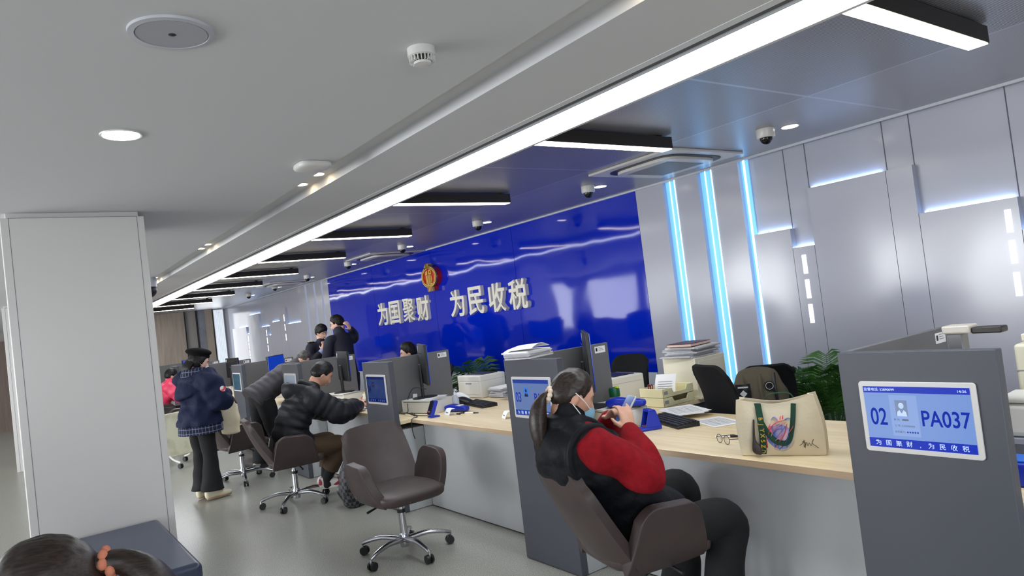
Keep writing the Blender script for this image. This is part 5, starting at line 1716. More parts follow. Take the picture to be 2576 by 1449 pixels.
def head_pt(dx, dy, dz, face=True):
    x, y, z = 0.077 * dx, (0.096 if dy > 0 else 0.102) * dy, 0.118 * dz
    k = sstep(0.1, 1.0, -dz)
    x *= 1 - 0.30 * k
    y *= (1 - 0.10 * k) if dy > 0 else (1 - 0.40 * k)
    if dy > 0:
        y += 0.010 * k * dy
    if face and dy > 0.1:
        g = lambda a, s_: math.exp(-(a / s_) ** 2)
        w_ = sstep(0.1, 0.5, dy)
        prof = sstep(0.022, -0.034, z) * sstep(-0.058, -0.040, z)
        y += w_ * (0.026 * g(x, 0.0125 + 0.006 * sstep(0, -0.04, z)) * prof)
        y += w_ * 0.005 * g(z - 0.030, 0.012) * g(x, 0.05)
        y -= w_ * 0.010 * g(abs(x) - 0.031, 0.016) * g(z - 0.010, 0.014)
        y += w_ * 0.004 * g(abs(x) - 0.036, 0.02) * g(z + 0.03, 0.02)
        y += w_ * 0.007 * g(x, 0.024) * g(z + 0.070, 0.013)
        y += w_ * 0.009 * g(x, 0.024) * g(z + 0.106, 0.018)
    return Vector((x, y, z))


def sphere_dirs(nu, nv):
    D = []
    for j in range(nv + 1):
        p = -PI / 2 + PI * j / nv
        for i in range(nu):
            a = 2 * PI * i / nu
            D.append((math.cos(p) * math.cos(a), math.cos(p) * math.sin(a), math.sin(p)))
    F = []
    for j in range(nv):
        for i in range(nu):
            a, b = j * nu + i, j * nu + (i + 1) % nu
            F.append((a, b, b + nu, a + nu))
    return D, F


HL = {'short': ((-90, -0.072), (-40, -0.064), (-8, -0.045), (6, 0.0), (18, -0.012), (32, 0.03), (55, 0.060), (90, 0.062)),
      'fringe': ((-90, -0.075), (-40, -0.07), (-8, -0.050), (6, -0.005), (18, -0.02), (30, 0.006), (50, 0.026), (90, 0.040)),
      'back': ((-90, -0.070), (-40, -0.055), (-8, -0.03), (6, 0.012), (18, 0.0), (32, 0.034), (55, 0.070), (90, 0.078)),
      'long': ((-90, -0.118), (-40, -0.118), (-5, -0.11), (12, -0.08), (22, -0.02), (34, 0.03), (55, 0.058), (90, 0.064))}


def hair_cap(style, thick, seed=0.0, nu=96, nv=64, streak=0.5):
    keys = HL[style]
    D, F = sphere_dirs(nu, nv)
    V = []
    for dx, dy, dz in D:
        p = head_pt(dx, dy, dz, False)
        ph = math.degrees(math.atan2(dy, abs(dx) + 1e-9))
        z0 = keys[-1][1]
        for (a, za), (b, zb) in zip(keys, keys[1:]):
            if ph <= b:
                z0 = za + (zb - za) * (ph - a) / (b - a)
                break
        jag = 0.006 * noise.noise(Vector((dx * 9, dy * 9, seed)))
        m_ = sstep(z0 - 0.004 + jag, z0 + 0.012 + jag, p.z)
        n_ = Vector((dx / 0.077, dy / 0.1, dz / 0.118)).normalized()
        th = (0.35 + 0.65 * sstep(z0, z0 + 0.05, p.z)) * thick * (0.75 + 0.45 * sstep(-0.03, 0.10, p.z)) + streak * 0.005 * noise.noise(Vector((dx * 16, dy * 3 + dz * 3, seed))) + 0.003 * noise.noise(Vector((dx * 4, dy * 4, dz * 4 + seed)))
        V.append(p + n_ * (-0.016 + (0.016 + th) * m_))
    return MB().add(V, F)


def hand(mb, w_, d, n, side, curl=0.5, s=1.0, spread=0.0, curls=None):
    """palm, four unequal fingers and a thumb; n is the palm normal, side +1 right hand, -1 left"""
    w_, d = Vector(w_), Vector(d).normalized()
    n = Vector(n)
    n = (n - d * n.dot(d)).normalized()
    a = d.cross(n) * side          # towards the thumb side
    mb.loft([w_ - d * 0.02, w_ + d * 0.03 * s, w_ + d * 0.075 * s, w_ + d * 0.092 * s], [(0.026 * s, 0.019 * s), (0.036 * s, 0.017 * s), (0.041 * s, 0.015 * s), (0.038 * s, 0.012 * s)], side=a, n=16, res=4)
    for i, (off, L) in enumerate(((0.030, 0.070), (0.010, 0.079), (-0.011, 0.074), (-0.031, 0.058))):
        c = curls[i] if curls else curl
        p = w_ + d * (0.088 * s) + a * (off * s)
        di = (d + a * (off * spread * 8)).normalized()
        pts = [p - di * 0.015 * s, p]
        an = 0.0
        for k, f in enumerate((0.45, 0.31, 0.24)):
            an += c * (0.75, 1.0, 0.7)[k]
            q = di * math.cos(an) + n * math.sin(an)
            pts.append(pts[-1] + q * (L * f * s))
        mb.loft(pts, [0.0095 * s, 0.0092 * s, 0.0084 * s, 0.0078 * s, 0.0066 * s], side=a, n=10, res=4)
    p = w_ + d * 0.022 * s + a * 0.026 * s
    q1 = (d * 0.62 + a * 0.68 + n * 0.35).normalized()
    q2 = (d * 0.85 + a * 0.25 + n * 0.45).normalized()
    mb.loft([p - q1 * 0.012, p + q1 * 0.022 * s, p + q1 * 0.042 * s, p + q1 * 0.042 * s + q2 * 0.028 * s], [0.014 * s, 0.0125 * s, 0.0100 * s, 0.0078 * s], side=n, n=10, res=4)


def shoe(parent, ankle, toe, m, msole, L=0.26, sole_z=None, name='shoe', high=0.085):
    a = Vector(ankle)
    d = Vector((toe[0], toe[1], 0)).normalized()
    z0 = (a.z - high) if sole_z is None else sole_z
    h_ = a - d * 0.06
    g = lambda s_, z: Vector((h_.x, h_.y, z0)) + d * (L * s_) + Vector((0, 0, z))
    sd = d.cross(Vector((0, 0, 1)))
    b = MB().loft([g(0.02, 0.055), g(0.22, 0.056), g(0.5, 0.045), g(0.75, 0.033), g(0.95, 0.028)], [(0.030, 0.05), (0.036, 0.056), (0.042, 0.042), (0.046, 0.030), (0.036, 0.024)], side=sd, n=18, sq=2.6)
    b.v = [Vector((v.x, v.y, max(v.z, z0 + 0.012))) for v in b.v]
    o = b.done(name, m, parent, smooth=60)
    out = []
    for k in range(28):
        t = 2 * PI * k / 28
        s_ = 0.5 - 0.54 * math.cos(t)
        wd = 0.047 * (math.sin(t)) * (0.86 + 0.2 * s_)
        p = g(s_, 0) + sd * wd
        out.append((p.x, p.y))
    MB().prism(out, z0 + 0.001, z0 + 0.022, 'xy').done('sole', msole, o, bevel=0.004)
    return o


def eyeglasses(parent, T, m):
    for s_ in (-1, 1):
        ring = [T @ Vector((s_ * 0.032 + 0.022 * math.cos(a), 0.100, 0.008 + 0.017 * math.sin(a))) for a in [2 * PI * k / 20 for k in range(20)]]
        MB().tube(ring, 0.0014, 6, closed=True).done('glasses_rim', m, parent)
        MB().tube([T @ Vector(p) for p in ((s_ * 0.054, 0.098, 0.012), (s_ * 0.076, 0.05, 0.012), (s_ * 0.080, -0.01, 0.010))], 0.0014, 6).done('glasses_temple', m, parent)
    MB().tube([T @ Vector(p) for p in ((-0.010, 0.101, 0.012), (0, 0.106, 0.015), (0.010, 0.101, 0.012))], 0.0013, 6).done('glasses_bridge', m, parent)


def person(label, loc, rz, J, skin=None, b=1.0, hair=None, vox=0.008, headscale=1.0, face=True):
    """the body: one continuous remeshed surface. Returns (root, head matrix)."""
    skin = skin or M_skin
    t = thing('person', label, 'person', loc, rz)
    mb = MB()
    V = lambda k: Vector(J[k])
    sd = J.get('side', (1, 0, 0))
    hs = headscale
    mb.loft([V('pel'), V('wai'), V('che'), V('sho')], [(0.135 * b, 0.09 * b), (0.12 * b, 0.085 * b), (0.135 * b, 0.09 * b), (0.12 * b, 0.07 * b)], side=sd, n=20)
    y, p, r = J['hrot']
    T = Matrix.Translation(V('hed')) @ Matrix.Rotation(math.radians(y), 4, 'Z') @ Matrix.Rotation(math.radians(-p), 4, 'X') @ Matrix.Rotation(math.radians(r), 4, 'Y') @ Matrix.Scale(hs, 4)
    nk = T @ Vector((0, -0.030, -0.07))
    mb.loft([V('nec') - (nk - V('nec')).normalized() * 0.05, V('nec'), V('nec').lerp(nk, 0.5), nk], [0.075, 0.062, 0.056, 0.054], side=sd, n=18)
    for s_ in 'RL':
        mb.loft([V('s' + s_), V('e' + s_), V('w' + s_)], [0.048 * b, 0.040 * b, 0.027], n=14)
        mb.loft([V('h' + s_), V('k' + s_), V('a' + s_)], [0.062, 0.044, 0.034], n=14)
        d = J.get('d' + s_) or tuple(V('w' + s_) - V('e' + s_))
        hand(mb, V('w' + s_), d, J.get('n' + s_, (0, 0, -1)), 1 if s_ == 'R' else -1, J.get('c' + s_, 0.5), 0.98, curls=J.get('cs' + s_))
    D, F = sphere_dirs(96, 72)
    mb.add([head_pt(*q, face=face) for q in D], F, T)
    for s_ in (-1, 1):
        E_ = T @ Matrix.Translation((s_ * 0.077, -0.010, -0.004)) @ Matrix.Rotation(s_ * -0.45, 4, 'Z') @ Matrix.Rotation(0.15, 4, 'X')
        mb.ball((0, 0, 0), (0.010, 0.019, 0.031), 16, E_)
        mb.ball((s_ * 0.004, -0.008, 0.004), (0.008, 0.012, 0.026), 12, E_)
    mb.done('body', skin, t, remesh=vox, sm=2)
    if face:
        for s_ in (-1, 1):
            e = MB().ball((s_ * 0.031, 0.0700, 0.009), (0.0120, 0.0115, 0.0065), 14, T).done('eye', M_eye, t, smooth=80)
            MB().ball((s_ * 0.031, 0.0792, 0.0085), (0.0052, 0.003, 0.0050), 10, T).done('iris', M_iris, e, smooth=80)
            MB().tube([T @ Vector(q) for q in ((s_ * 0.016, 0.0925, 0.027), (s_ * 0.031, 0.0915, 0.032), (s_ * 0.048, 0.081, 0.026))], [0.003, 0.0035, 0.002], 6).done('eyebrow', hair or M_hair, t)
        MB().loft([T @ Vector((-0.022, 0.0905, -0.070)), T @ Vector((0, 0.101, -0.069)), T @ Vector((0.022, 0.0905, -0.070))], [0.003, 0.006, 0.003], n=10).done('lips', M_lip, t)
    return t, T


def garment(t, name, m, J, arms=True, th=0.03, b=1.0, puff=None, hem=None, hemr=None, sleeve=1.0, vox=0.010, rough=0.12, collar=None, armr=(0.062, 0.055, 0.040), extra=None, sm=2, deep=1.0, shr=(0.165, 0.085)):
    mb = MB()
    V = lambda k: Vector(J[k])
    sd = J.get('side', (1, 0, 0))
    hem = Vector(hem) if hem else V('pel')
    hr = hemr or (0.15 * b + th, 0.105 * b + th)
    mb.loft([hem, V('wai'), V('che'), V('sho'), V('nec')], [hr, (0.138 * b + th, (0.10 * b + th) * deep), (0.15 * b + th, (0.105 * b + th) * deep), (shr[0] * b + th, shr[1] * b + th), (0.066 + th * 0.3, 0.064 + th * 0.3)], side=sd, n=36, res=14, puff=puff, rough=rough, dome=(False, True))
    if arms:
        for s_ in 'RL':
            a, e, w_ = V('s' + s_), V('e' + s_), V('w' + s_)
            w2 = e.lerp(w_, sleeve)
            mb.loft([V('sho').lerp(a, 0.55), a, a.lerp(e, 0.55), e, e.lerp(w2, 0.5), w2], [armr[0] * b + th, armr[0] * b + th, armr[0] * b * 0.97 + th, armr[1] * b + th * 0.9, (armr[1] + armr[2]) / 2 * b + th * 0.75, armr[2] + th * 0.4], n=24, res=10, puff=puff, rough=rough * 1.6, rs_seed=3.0)
    if collar:
        n0 = V('nec')
        up = (V('hed') - n0).normalized()
        mb.loft([n0 - up * 0.03, n0 + up * collar * 0.6, n0 + up * collar], [(0.085 + th * 0.4, 0.085 + th * 0.4), (0.083, 0.083), (0.078, 0.078)], side=sd, n=28, rough=rough)
    if extra:
        extra(mb)
    return mb.done(name, m, t, remesh=vox, sm=sm)


def trousers(t, m, J, b=1.0, th=0.012, flare=0.0, r=(0.092, 0.068, 0.052), vox=0.010, rough=0.14, end=1.0):
    mb = MB()
    V = lambda k: Vector(J[k])
    mb.loft([V('pel') + (V('wai') - V('pel')) * 0.35, V('pel'), V('hR').lerp(V('hL'), 0.5)], [(0.135 * b + th, 0.095 * b + th), (0.145 * b + th, 0.105 * b + th), (0.145 * b + th, 0.10 * b + th)], side=J.get('side', (1, 0, 0)), n=28)
    for s_ in 'RL':
        h_, k, a = V('h' + s_), V('k' + s_), V('a' + s_)
        a2 = k.lerp(a, end)
        mb.loft([h_, h_.lerp(k, 0.5), k, k.lerp(a2, 0.5), a2], [r[0] * b + th, (r[0] + r[1]) / 2 * b + th, r[1] * b + th, (r[1] + r[2]) / 2 + th + flare * 0.3, r[2] + th + flare], n=24, res=8, rough=rough, dome=False)
    return mb.done('trousers', m, t, remesh=vox, sm=2)


def hair_on(t, T, style, m, thick=0.014, seed=0.0, name='hair', streak=0.5):
    mb = hair_cap(style, thick, seed, streak=streak)
    mb.v = [T @ v for v in mb.v]
    return mb.done(name, m, t, smooth=80)


# --- woman with a ponytail in the armchair, phone in hand
J = dict(pel=(0, -0.11, 0.535), wai=(0, -0.085, 0.69), che=(0, -0.25, 0.88), sho=(0, -0.310, 0.985), nec=(0, -0.310, 1.05), hed=(0, -0.270, 1.168), hrot=(-6, 24, 0),
         sR=(0.200, -0.275, 0.96), eR=(0.280, -0.085, 0.825), wR=(0.115, -0.060, 0.985), dR=(-0.40, 0.10, 0.86), nR=(-0.90, -0.15, -0.30), csR=(0.50, 0.55, 0.62, 0.25),
         sL=(-0.200, -0.275, 0.96), eL=(-0.27, -0.03, 0.82), wL=(-0.125, -0.035, 1.010), dL=(0.74, 0.04, 0.50), nL=(0.75, -0.2, -0.62), csL=(0.55, 0.62, 0.66, 0.7),
         hR=(0.115, -0.06, 0.535), kR=(0.125, 0.385, 0.50), aR=(0.12, 0.305, 0.10), hL=(-0.115, -0.06, 0.54), kL=(-0.17, 0.33, 0.60), aL=(-0.15, 0.26, 0.15))
LOC, RZ = (-2.39, 2.325, 0), math.radians(73 - 90)
t, T = person('ponytailed woman in black vest and red sleeves, seated looking at a phone', LOC, RZ, J, M_skin, 1.12, M_hairb, 0.0058)
garment(t, 'sweatshirt', M_redk, J, True, 0.018, 1.06, None, (0, -0.08, 0.64), (0.16, 0.12), 1.0, 0.008, 0.16, None, (0.070, 0.066, 0.041))


def vest_extra(mb):
    mb.loft([(0, -0.17, 0.80), (0, -0.07, 0.71), (0, 0.03, 0.645), (0, 0.13, 0.625)], [(0.205, 0.15), (0.220, 0.14), (0.222, 0.10), (0.205, 0.06)], side=(1, 0, 0), n=30, rough=0.12)
    mb.loft([(-0.165, -0.305, 0.975), (0, -0.325, 1.01), (0.165, -0.305, 0.975)], [(0.07, 0.09), (0.075, 0.10), (0.07, 0.09)], side=(0, 1, 0), n=24)
    n0 = Vector(J['nec']) + Vector((0, 0, 0.012))
    ring = [(n0 + Vector((0.094 * math.cos(a), 0.018 + 0.098 * math.sin(a), 0.012 + 0.004 * math.sin(a) - 0.05 * max(0, math.sin(a))))) for a in [2 * PI * k / 24 for k in range(24)]]
    mb.tube(ring, 0.030, 12, closed=True)
    for s_ in (-1, 1):
        c = Vector((s_ * 0.185, -0.295, 0.945))
        arm = [c + Vector((s_ * 0.012 * math.sin(a) + s_ * 0.01, 0.105 * math.cos(a), 0.125 * math.sin(a) - 0.01)) for a in [2 * PI * k / 28 for k in range(28)]]
        mb.tube(arm, 0.017, 10, closed=True)


garment(t, 'vest', M_vest, J, False, 0.052, 1.14, (0.085, 0.035), (0, -0.02, 0.54), (0.225, 0.19), 1.0, 0.008, 0.16, 0.070, extra=vest_extra, sm=2, deep=1.06, shr=(0.152, 0.100))
trousers(t, M_btr, J, 1.0, 0.014, 0.025, (0.092, 0.074, 0.060))
for s_, ld in (('R', (0.2, 1)), ('L', (-0.1, 1))):
    shoe(t, J['a' + s_], ld, mat('grey_boot', (150, 150, 150), rough=0.8, mix=(112, 112, 112), ns=20), M_paper, sole_z=0.01 if s_ == 'R' else 0.07)
MB().loft([Vector(J['aL']) + Vector((0, 0, -0.02)), Vector(J['aL']) + Vector((0, 0.03, 0.13))], [0.062, 0.072], n=20, rough=0.3).done('boot_cuff', mat('grey_boot', (150, 150, 150)), t)
hair_on(t, T, 'back', M_hairb, 0.013, 2.0, streak=0.4)
tb = T @ Vector((0, -0.112, -0.022))
ra = [tb + (T.to_3x3() @ Vector((0.026 * math.cos(a), 0.0, 0.030 * math.sin(a)))) for a in [2 * PI * k / 20 for k in range(20)]]
sc_ = MB()
for k in range(10):
    p = ra[(2 * k) % 20]
    sc_.ball(p, (0.013, 0.013, 0.013), 10)
sc_.done('hair_tie', mat('scrunchie', (206, 160, 120), rough=0.8, mix=(240, 226, 210), ns=30), t, smooth=80)


def tail(t, pts, rs, m, name='ponytail', nn=26, seed=1.0):
    mb = MB()
    mb.loft(pts, rs, side=(1, 0, 0), n=nn * 2, res=10)
    out = []
    for v in mb.v:
        out.append(v)
    mb.v = out
    o = mb.done(name, m, t, smooth=80)
    tx = bpy.data.textures.get('strand') or bpy.data.textures.new('strand', 'CLOUDS')
    tx.noise_scale = 0.012
    md = o.modifiers.new('strands', 'DISPLACE')
    md.texture = tx
    md.strength = 0.003
    return o


tail(t, [tb + Vector((0, 0.02, 0.005)), tb + Vector((0, -0.022, -0.006)), tb + Vector((0.0, -0.052, -0.05)), tb + Vector((0.0, -0.066, -0.12)), tb + Vector((0.005, -0.068, -0.20)), tb + Vector((0.01, -0.060, -0.265))],
     [0.018, 0.020, (0.040, 0.034), (0.050, 0.040), (0.040, 0.030), (0.008, 0.008)], M_hairb)
MB().sheet(lambda u, v: T @ Vector(((u - 0.5) * 2 * 0.062 * (1 - 0.2 * (1 - v)), 0.118 - 1.9 * ((u - 0.5) * 0.15) ** 2 * 10 - 0.010 * (1 - v) + 0.012 * math.sin(PI * v), -0.112 + 0.088 * v)), 16, 10, 0.003).done('face_mask', mat('mask_blue', (140, 190, 214), rough=0.85), t, smooth=60)
for s_ in (-1, 1):
    for za, zb in ((-0.030, 0.020), (-0.100, -0.030)):
        MB().tube([T @ Vector((s_ * 0.058, 0.078, za)), T @ Vector((s_ * 0.080, 0.035, (za + zb) / 2)), T @ Vector((s_ * 0.088, -0.018, zb))], 0.0022, 6).done('mask_loop', M_paper, t)
# the phone lies between her hands
R_ = Matrix.Rotation(RZ, 4, 'Z')
pc = Vector(LOC) + R_ @ Vector((0.000, -0.012, 1.062))
tp = thing('smartphone', 'smartphone in a pale bumper case held by the ponytailed woman', 'phone', pc, RZ)
PT = Matrix.Rotation(math.radians(-38), 4, 'X')
MB().box((0, 0, 0), (0.078, 0.011, 0.158), M=PT).done('case', mat('phone_case', (196, 204, 206), rough=0.4), tp, bevel=0.006, seg=3)
MB().box((0, -0.0060, 0), (0.070, 0.001, 0.150), M=PT).done('screen', mat('phone_screen', (20, 40, 90), rough=0.1, emit=(52, 84, 140), es=0.6, mix=(30, 60, 120), ns=30), tp, smooth=0)

# --- man in the black puffer jacket writing at the desk
J = dict(pel=(0, -0.05, 0.54), wai=(0, 0.0, 0.70), che=(0, 0.10, 0.88), sho=(0, 0.19, 1.0), nec=(0, 0.25, 1.065), hed=(0, 0.365, 1.185), hrot=(-8, 36, 0),
         sR=(0.19, 0.19, 0.97), eR=(0.275, 0.41, 0.80), wR=(0.12, 0.67, 0.825), dR=(-0.35, 0.75, 0.0), nR=(-0.3, 0, -1), cR=0.55,
         sL=(-0.19, 0.19, 0.97), eL=(-0.25, 0.43, 0.80), wL=(-0.05, 0.71, 0.83), dL=(0.5, 0.6, 0.1), nL=(0.5, 0, 0.6), cL=0.6,
         hR=(0.10, -0.04, 0.53), kR=(0.16, 0.42, 0.50), aR=(0.03, 0.29, 0.17), hL=(-0.10, -0.04, 0.53), kL=(-0.14, 0.42, 0.50), aL=(-0.11, 0.33, 0.16))
t, T = person('man in a black hooded puffer jacket seated and writing at the counter', (-6.75, 2.12, 0), 0.0, J, M_skin, 1.08)


def hood(mb):
    mb.loft([(0, 0.0, 0.66), (0, 0.10, 0.57), (0, 0.22, 0.52)], [(0.205, 0.15), (0.215, 0.115), (0.20, 0.085)], side=(1, 0, 0), n=30, puff=(0.075, 0.06), rough=0.1)
    mb.loft([(-0.13, 0.16, 1.06), (-0.08, 0.06, 1.07), (0, 0.02, 1.075), (0.08, 0.06, 1.07), (0.13, 0.16, 1.06)], [(0.035, 0.05), (0.05, 0.075), (0.055, 0.085), (0.05, 0.075), (0.035, 0.05)], side=(0, 1, 0), n=20, rough=0.3)
    mb.loft([(-0.11, 0.24, 1.085), (0, 0.16, 1.13), (0.11, 0.24, 1.085)], [(0.03, 0.03), (0.04, 0.04), (0.03, 0.03)], side=(0, 1, 0), n=16, rough=0.3)


garment(t, 'puffer_jacket', M_puff, J, True, 0.044, 1.10, (0.075, 0.11), (0, 0.03, 0.50), (0.215, 0.20), 0.97, 0.009, 0.10, None, extra=hood)
trousers(t, M_brtr, J, 1.05, 0.016, 0.012, end=0.72)
M_sole = mat('shoe_sole', (226, 222, 216), rough=0.6)
for s_, d_ in (('R', (0.35, 1)), ('L', (0.25, 1))):
    sh = shoe(t, J['a' + s_], d_, mat('sneaker_red_white', (222, 216, 212), rough=0.6, mix=(150, 52, 70), ns=11, nd=0, lo=0.48, hi=0.52), M_sole, 0.28)
    MB().loft([Vector(J['a' + s_]) - Vector((0, 0, 0.045)), Vector(J['a' + s_]), Vector(J['a' + s_]).lerp(Vector(J['k' + s_]), 0.42)], [0.050, 0.047, 0.058], n=16).done('sock', M_sock, t)
hair_on(t, T, 'short', M_hair, 0.016, 4.0)
t = thing('smartphone', 'dark smartphone in the hand of the man in the black puffer jacket', 'phone', (-6.715, 2.955, 0.868), 0.5)
MB().box((0, 0, 0), (0.072, 0.15, 0.009), M=Matrix.Rotation(0.35, 4, 'X')).done('body', M_black, t, bevel=0.004)
t = thing('pen', 'thin pale pen in the writing hand of the puffer jacket man', 'pen', (-6.66, 2.90, 0.79), 0.3)
MB().cyl((0, 0, 0), (0.05, -0.05, 0.11), 0.0045, n=10).done('barrel', M_paper, t)

# --- woman in the navy jacket and beret, standing
J = dict(pel=(0, 0, 0.85), wai=(0, 0.0, 0.99), che=(0, 0.0, 1.14), sho=(0, 0.01, 1.265), nec=(0, 0.02, 1.325), hed=(0, 0.055, 1.445), hrot=(-24, 24, 0),
         sR=(0.165, 0.01, 1.245), eR=(0.245, 0.10, 1.03), wR=(0.10, 0.27, 1.05), dR=(-0.6, 0.6, 0.1), nR=(-0.3, -0.2, 0.8), cR=0.6,
         sL=(-0.165, 0.01, 1.245), eL=(-0.24, 0.09, 1.03), wL=(-0.09, 0.27, 1.04), dL=(0.6, 0.6, 0.1), nL=(0.3, -0.2, 0.8), cL=0.6,
         hR=(0.085, 0, 0.83), kR=(0.085, 0.02, 0.46), aR=(0.095, 0.0, 0.095), hL=(-0.085, 0, 0.83), kL=(-0.085, 0.02, 0.46), aL=(-0.09, 0.01, 0.095))
t, T = person('woman in a black beret and navy hooded jacket standing by the chairs', (-8.0, 1.58, 0), math.radians(20), J, M_skinp, 1.0, M_hair, headscale=0.97)
M_plaid = plaid_mat()
MB().loft([(0, 0.0, 0.70), (0, 0.0, 0.80), (0, 0.0, 0.95)], [(0.232, 0.205), (0.228, 0.20), (0.15, 0.12)], n=40, rough=0.10, dome=False).done('plaid_shirt', M_plaid, t, smooth=60)


def hoodw(mb):
    mb.loft([(-0.15, 0.05, 1.24), (-0.10, -0.09, 1.20), (0, -0.145, 1.18), (0.10, -0.09, 1.20), (0.15, 0.05, 1.24)], [(0.04, 0.06), (0.05, 0.10), (0.055, 0.12), (0.05, 0.10), (0.04, 0.06)], side=(0, 1, 0), n=22, rough=0.25)


garment(t, 'jacket', M_navyj, J, True, 0.062, 1.0, (0.20, 0.05), (0, 0.0, 0.785), (0.255, 0.225), 0.98, 0.010, 0.22, None, armr=(0.066, 0.060, 0.040), extra=hoodw)
MB().loft([(-0.125, 0.04, 1.335), (-0.07, -0.075, 1.325), (0, -0.10, 1.32), (0.07, -0.075, 1.325), (0.125, 0.04, 1.335)], [(0.03, 0.045), (0.035, 0.058), (0.036, 0.062), (0.035, 0.058), (0.03, 0.045)], side=(0, 1, 0), n=22, res=10, rough=0.2).done('hood_lining', M_plaid, t)
MB().lathe([(0.030, 0), (0.030, 0.012)], n=20, M=Matrix.Translation((0.352, 0.07, 1.14)) @ Matrix.Rotation(PI / 2, 4, 'Y')).done('sleeve_badge', mat('badge_red_white', (230, 226, 226), rough=0.7, mix=(206, 60, 70), ns=40, nd=0), t)
trousers(t, M_btr, J, 0.98, 0.010, 0.05, (0.088, 0.066, 0.056))
for s_ in 'RL':
    shoe(t, J['a' + s_], (0.12, 1) if s_ == 'R' else (-0.1, 1), mat('cream_flat', (226, 216, 190), rough=0.6), mat('tan_sole', (170, 140, 110), rough=0.7), 0.25)
hair_on(t, T, 'long', M_hair, 0.014, 6.0)
tail(t, [T @ Vector((0, -0.075, -0.02)), T @ Vector((0, -0.095, -0.09)), T @ Vector((0, -0.085, -0.15)), T @ Vector((0, -0.09, -0.17))], [(0.075, 0.035), (0.082, 0.038), (0.078, 0.034), (0.06, 0.02)], M_hair, 'hair_length')
bt = MB()
bt.ball((0, 0, 0), (0.120, 0.136, 0.046), 36, T @ Matrix.Translation((0.0, -0.034, 0.098)) @ Matrix.Rotation(math.radians(12), 4, 'X'))
bt.ball((0, 0, 0), (0.087, 0.106, 0.030), 36, T @ Matrix.Translation((0.0, -0.010, 0.064)) @ Matrix.Rotation(math.radians(8), 4, 'X'))
bt.tube([T @ Vector((0, -0.044, 0.14)), T @ Vector((0, -0.046, 0.158))], 0.004, 8)
bt.done('beret', mat('beret_felt', (14, 13, 14), rough=0.95, spec=0.2, bump=0.3, bs=200, bd=0.003), t, remesh=0.007, sm=3)
for s_ in (-1, 1):
    MB().tube([T @ Vector((s_ * 0.058, 0.078, -0.05)), T @ Vector((s_ * 0.080, 0.035, -0.03)), T @ Vector((s_ * 0.086, -0.015, -0.01))], 0.002, 6).done('mask_loop', M_paper, t)
MB().sheet(lambda u, v: T @ Vector(((u - 0.5) * 2 * 0.060 * (1 - 0.2 * (1 - v)), 0.116 - 1.9 * ((u - 0.5) * 0.15) ** 2 * 10 - 0.010 * (1 - v) + 0.012 * math.sin(PI * v), -0.112 + 0.088 * v)), 14, 8, 0.003).done('face_mask', M_paper, t, smooth=60)
t = thing('shoulder_bag', 'cream bag with brown strap hanging in front of the beret woman', 'bag', (-8.13, 1.91, 0.60), math.radians(60))
MB().loft([(0, 0, 0.03), (0, 0, 0.18), (0, 0.0, 0.33)], [(0.10, 0.025), (0.10, 0.035), (0.09, 0.02)], n=24, sq=3.5, rough=0.15).done('body', M_canvas, t)
MB().tube([(-0.09, 0, 0.33), (-0.06, -0.02, 0.43), (0.04, -0.02, 0.43), (0.09, 0, 0.33)], 0.010, 8).done('strap', mat('brown_strap', (96, 66, 48), rough=0.7), t)

# --- man bending over the counter
J = dict(pel=(0, -0.07, 0.90), wai=(0, 0.05, 0.99), che=(0, 0.20, 1.075), sho=(0, 0.33, 1.145), nec=(0, 0.41, 1.20), hed=(0, 0.535, 1.275), hrot=(28, 52, 0), side=(1, 0, 0),
         sR=(0.19, 0.31, 1.13), eR=(0.25, 0.42, 0.90), wR=(0.14, 0.58, 0.82), dR=(-0.2, 0.8, -0.1), nR=(0, 0, -1), cR=0.3,
         sL=(-0.19, 0.31, 1.13), eL=(-0.25, 0.42, 0.90), wL=(-0.14, 0.58, 0.82), dL=(0.2, 0.8, -0.1), nL=(0, 0, -1), cL=0.3,
         hR=(0.10, -0.06, 0.88), kR=(0.11, 0.03, 0.47), aR=(0.13, 0.08, 0.09), hL=(-0.10, -0.06, 0.88), kL=(-0.11, -0.06, 0.47), aL=(-0.12, -0.12, 0.09))
t, T = person('grey haired man in a charcoal quilted jacket bending over the counter', (-8.84, 2.52, 0), math.radians(4), J, M_skin, 1.05)


def collarb(mb):
    mb.loft([(0, 0.37, 1.19), (0, 0.44, 1.235)], [(0.10, 0.09), (0.09, 0.08)], side=(1, 0, 0), n=24)


garment(t, 'quilted_jacket', M_puff2, J, True, 0.045, 1.05, (0.078, 0.05), (0, -0.165, 0.86), (0.215, 0.185), 0.97, 0.010, 0.08, None, extra=collarb)
trousers(t, M_btr, J, 1.08, 0.022, 0.012)
for s_, d_ in (('R', (0.3, 1)), ('L', (-0.1, 1))):
    shoe(t, J['a' + s_], d_, mat('dark_sneaker', (56, 56, 60), rough=0.7, mix=(190, 186, 180), ns=9, nd=0, lo=0.56, hi=0.6), M_sole, 0.28)
hair_on(t, T, 'short', M_hairg, 0.010, 8.0)


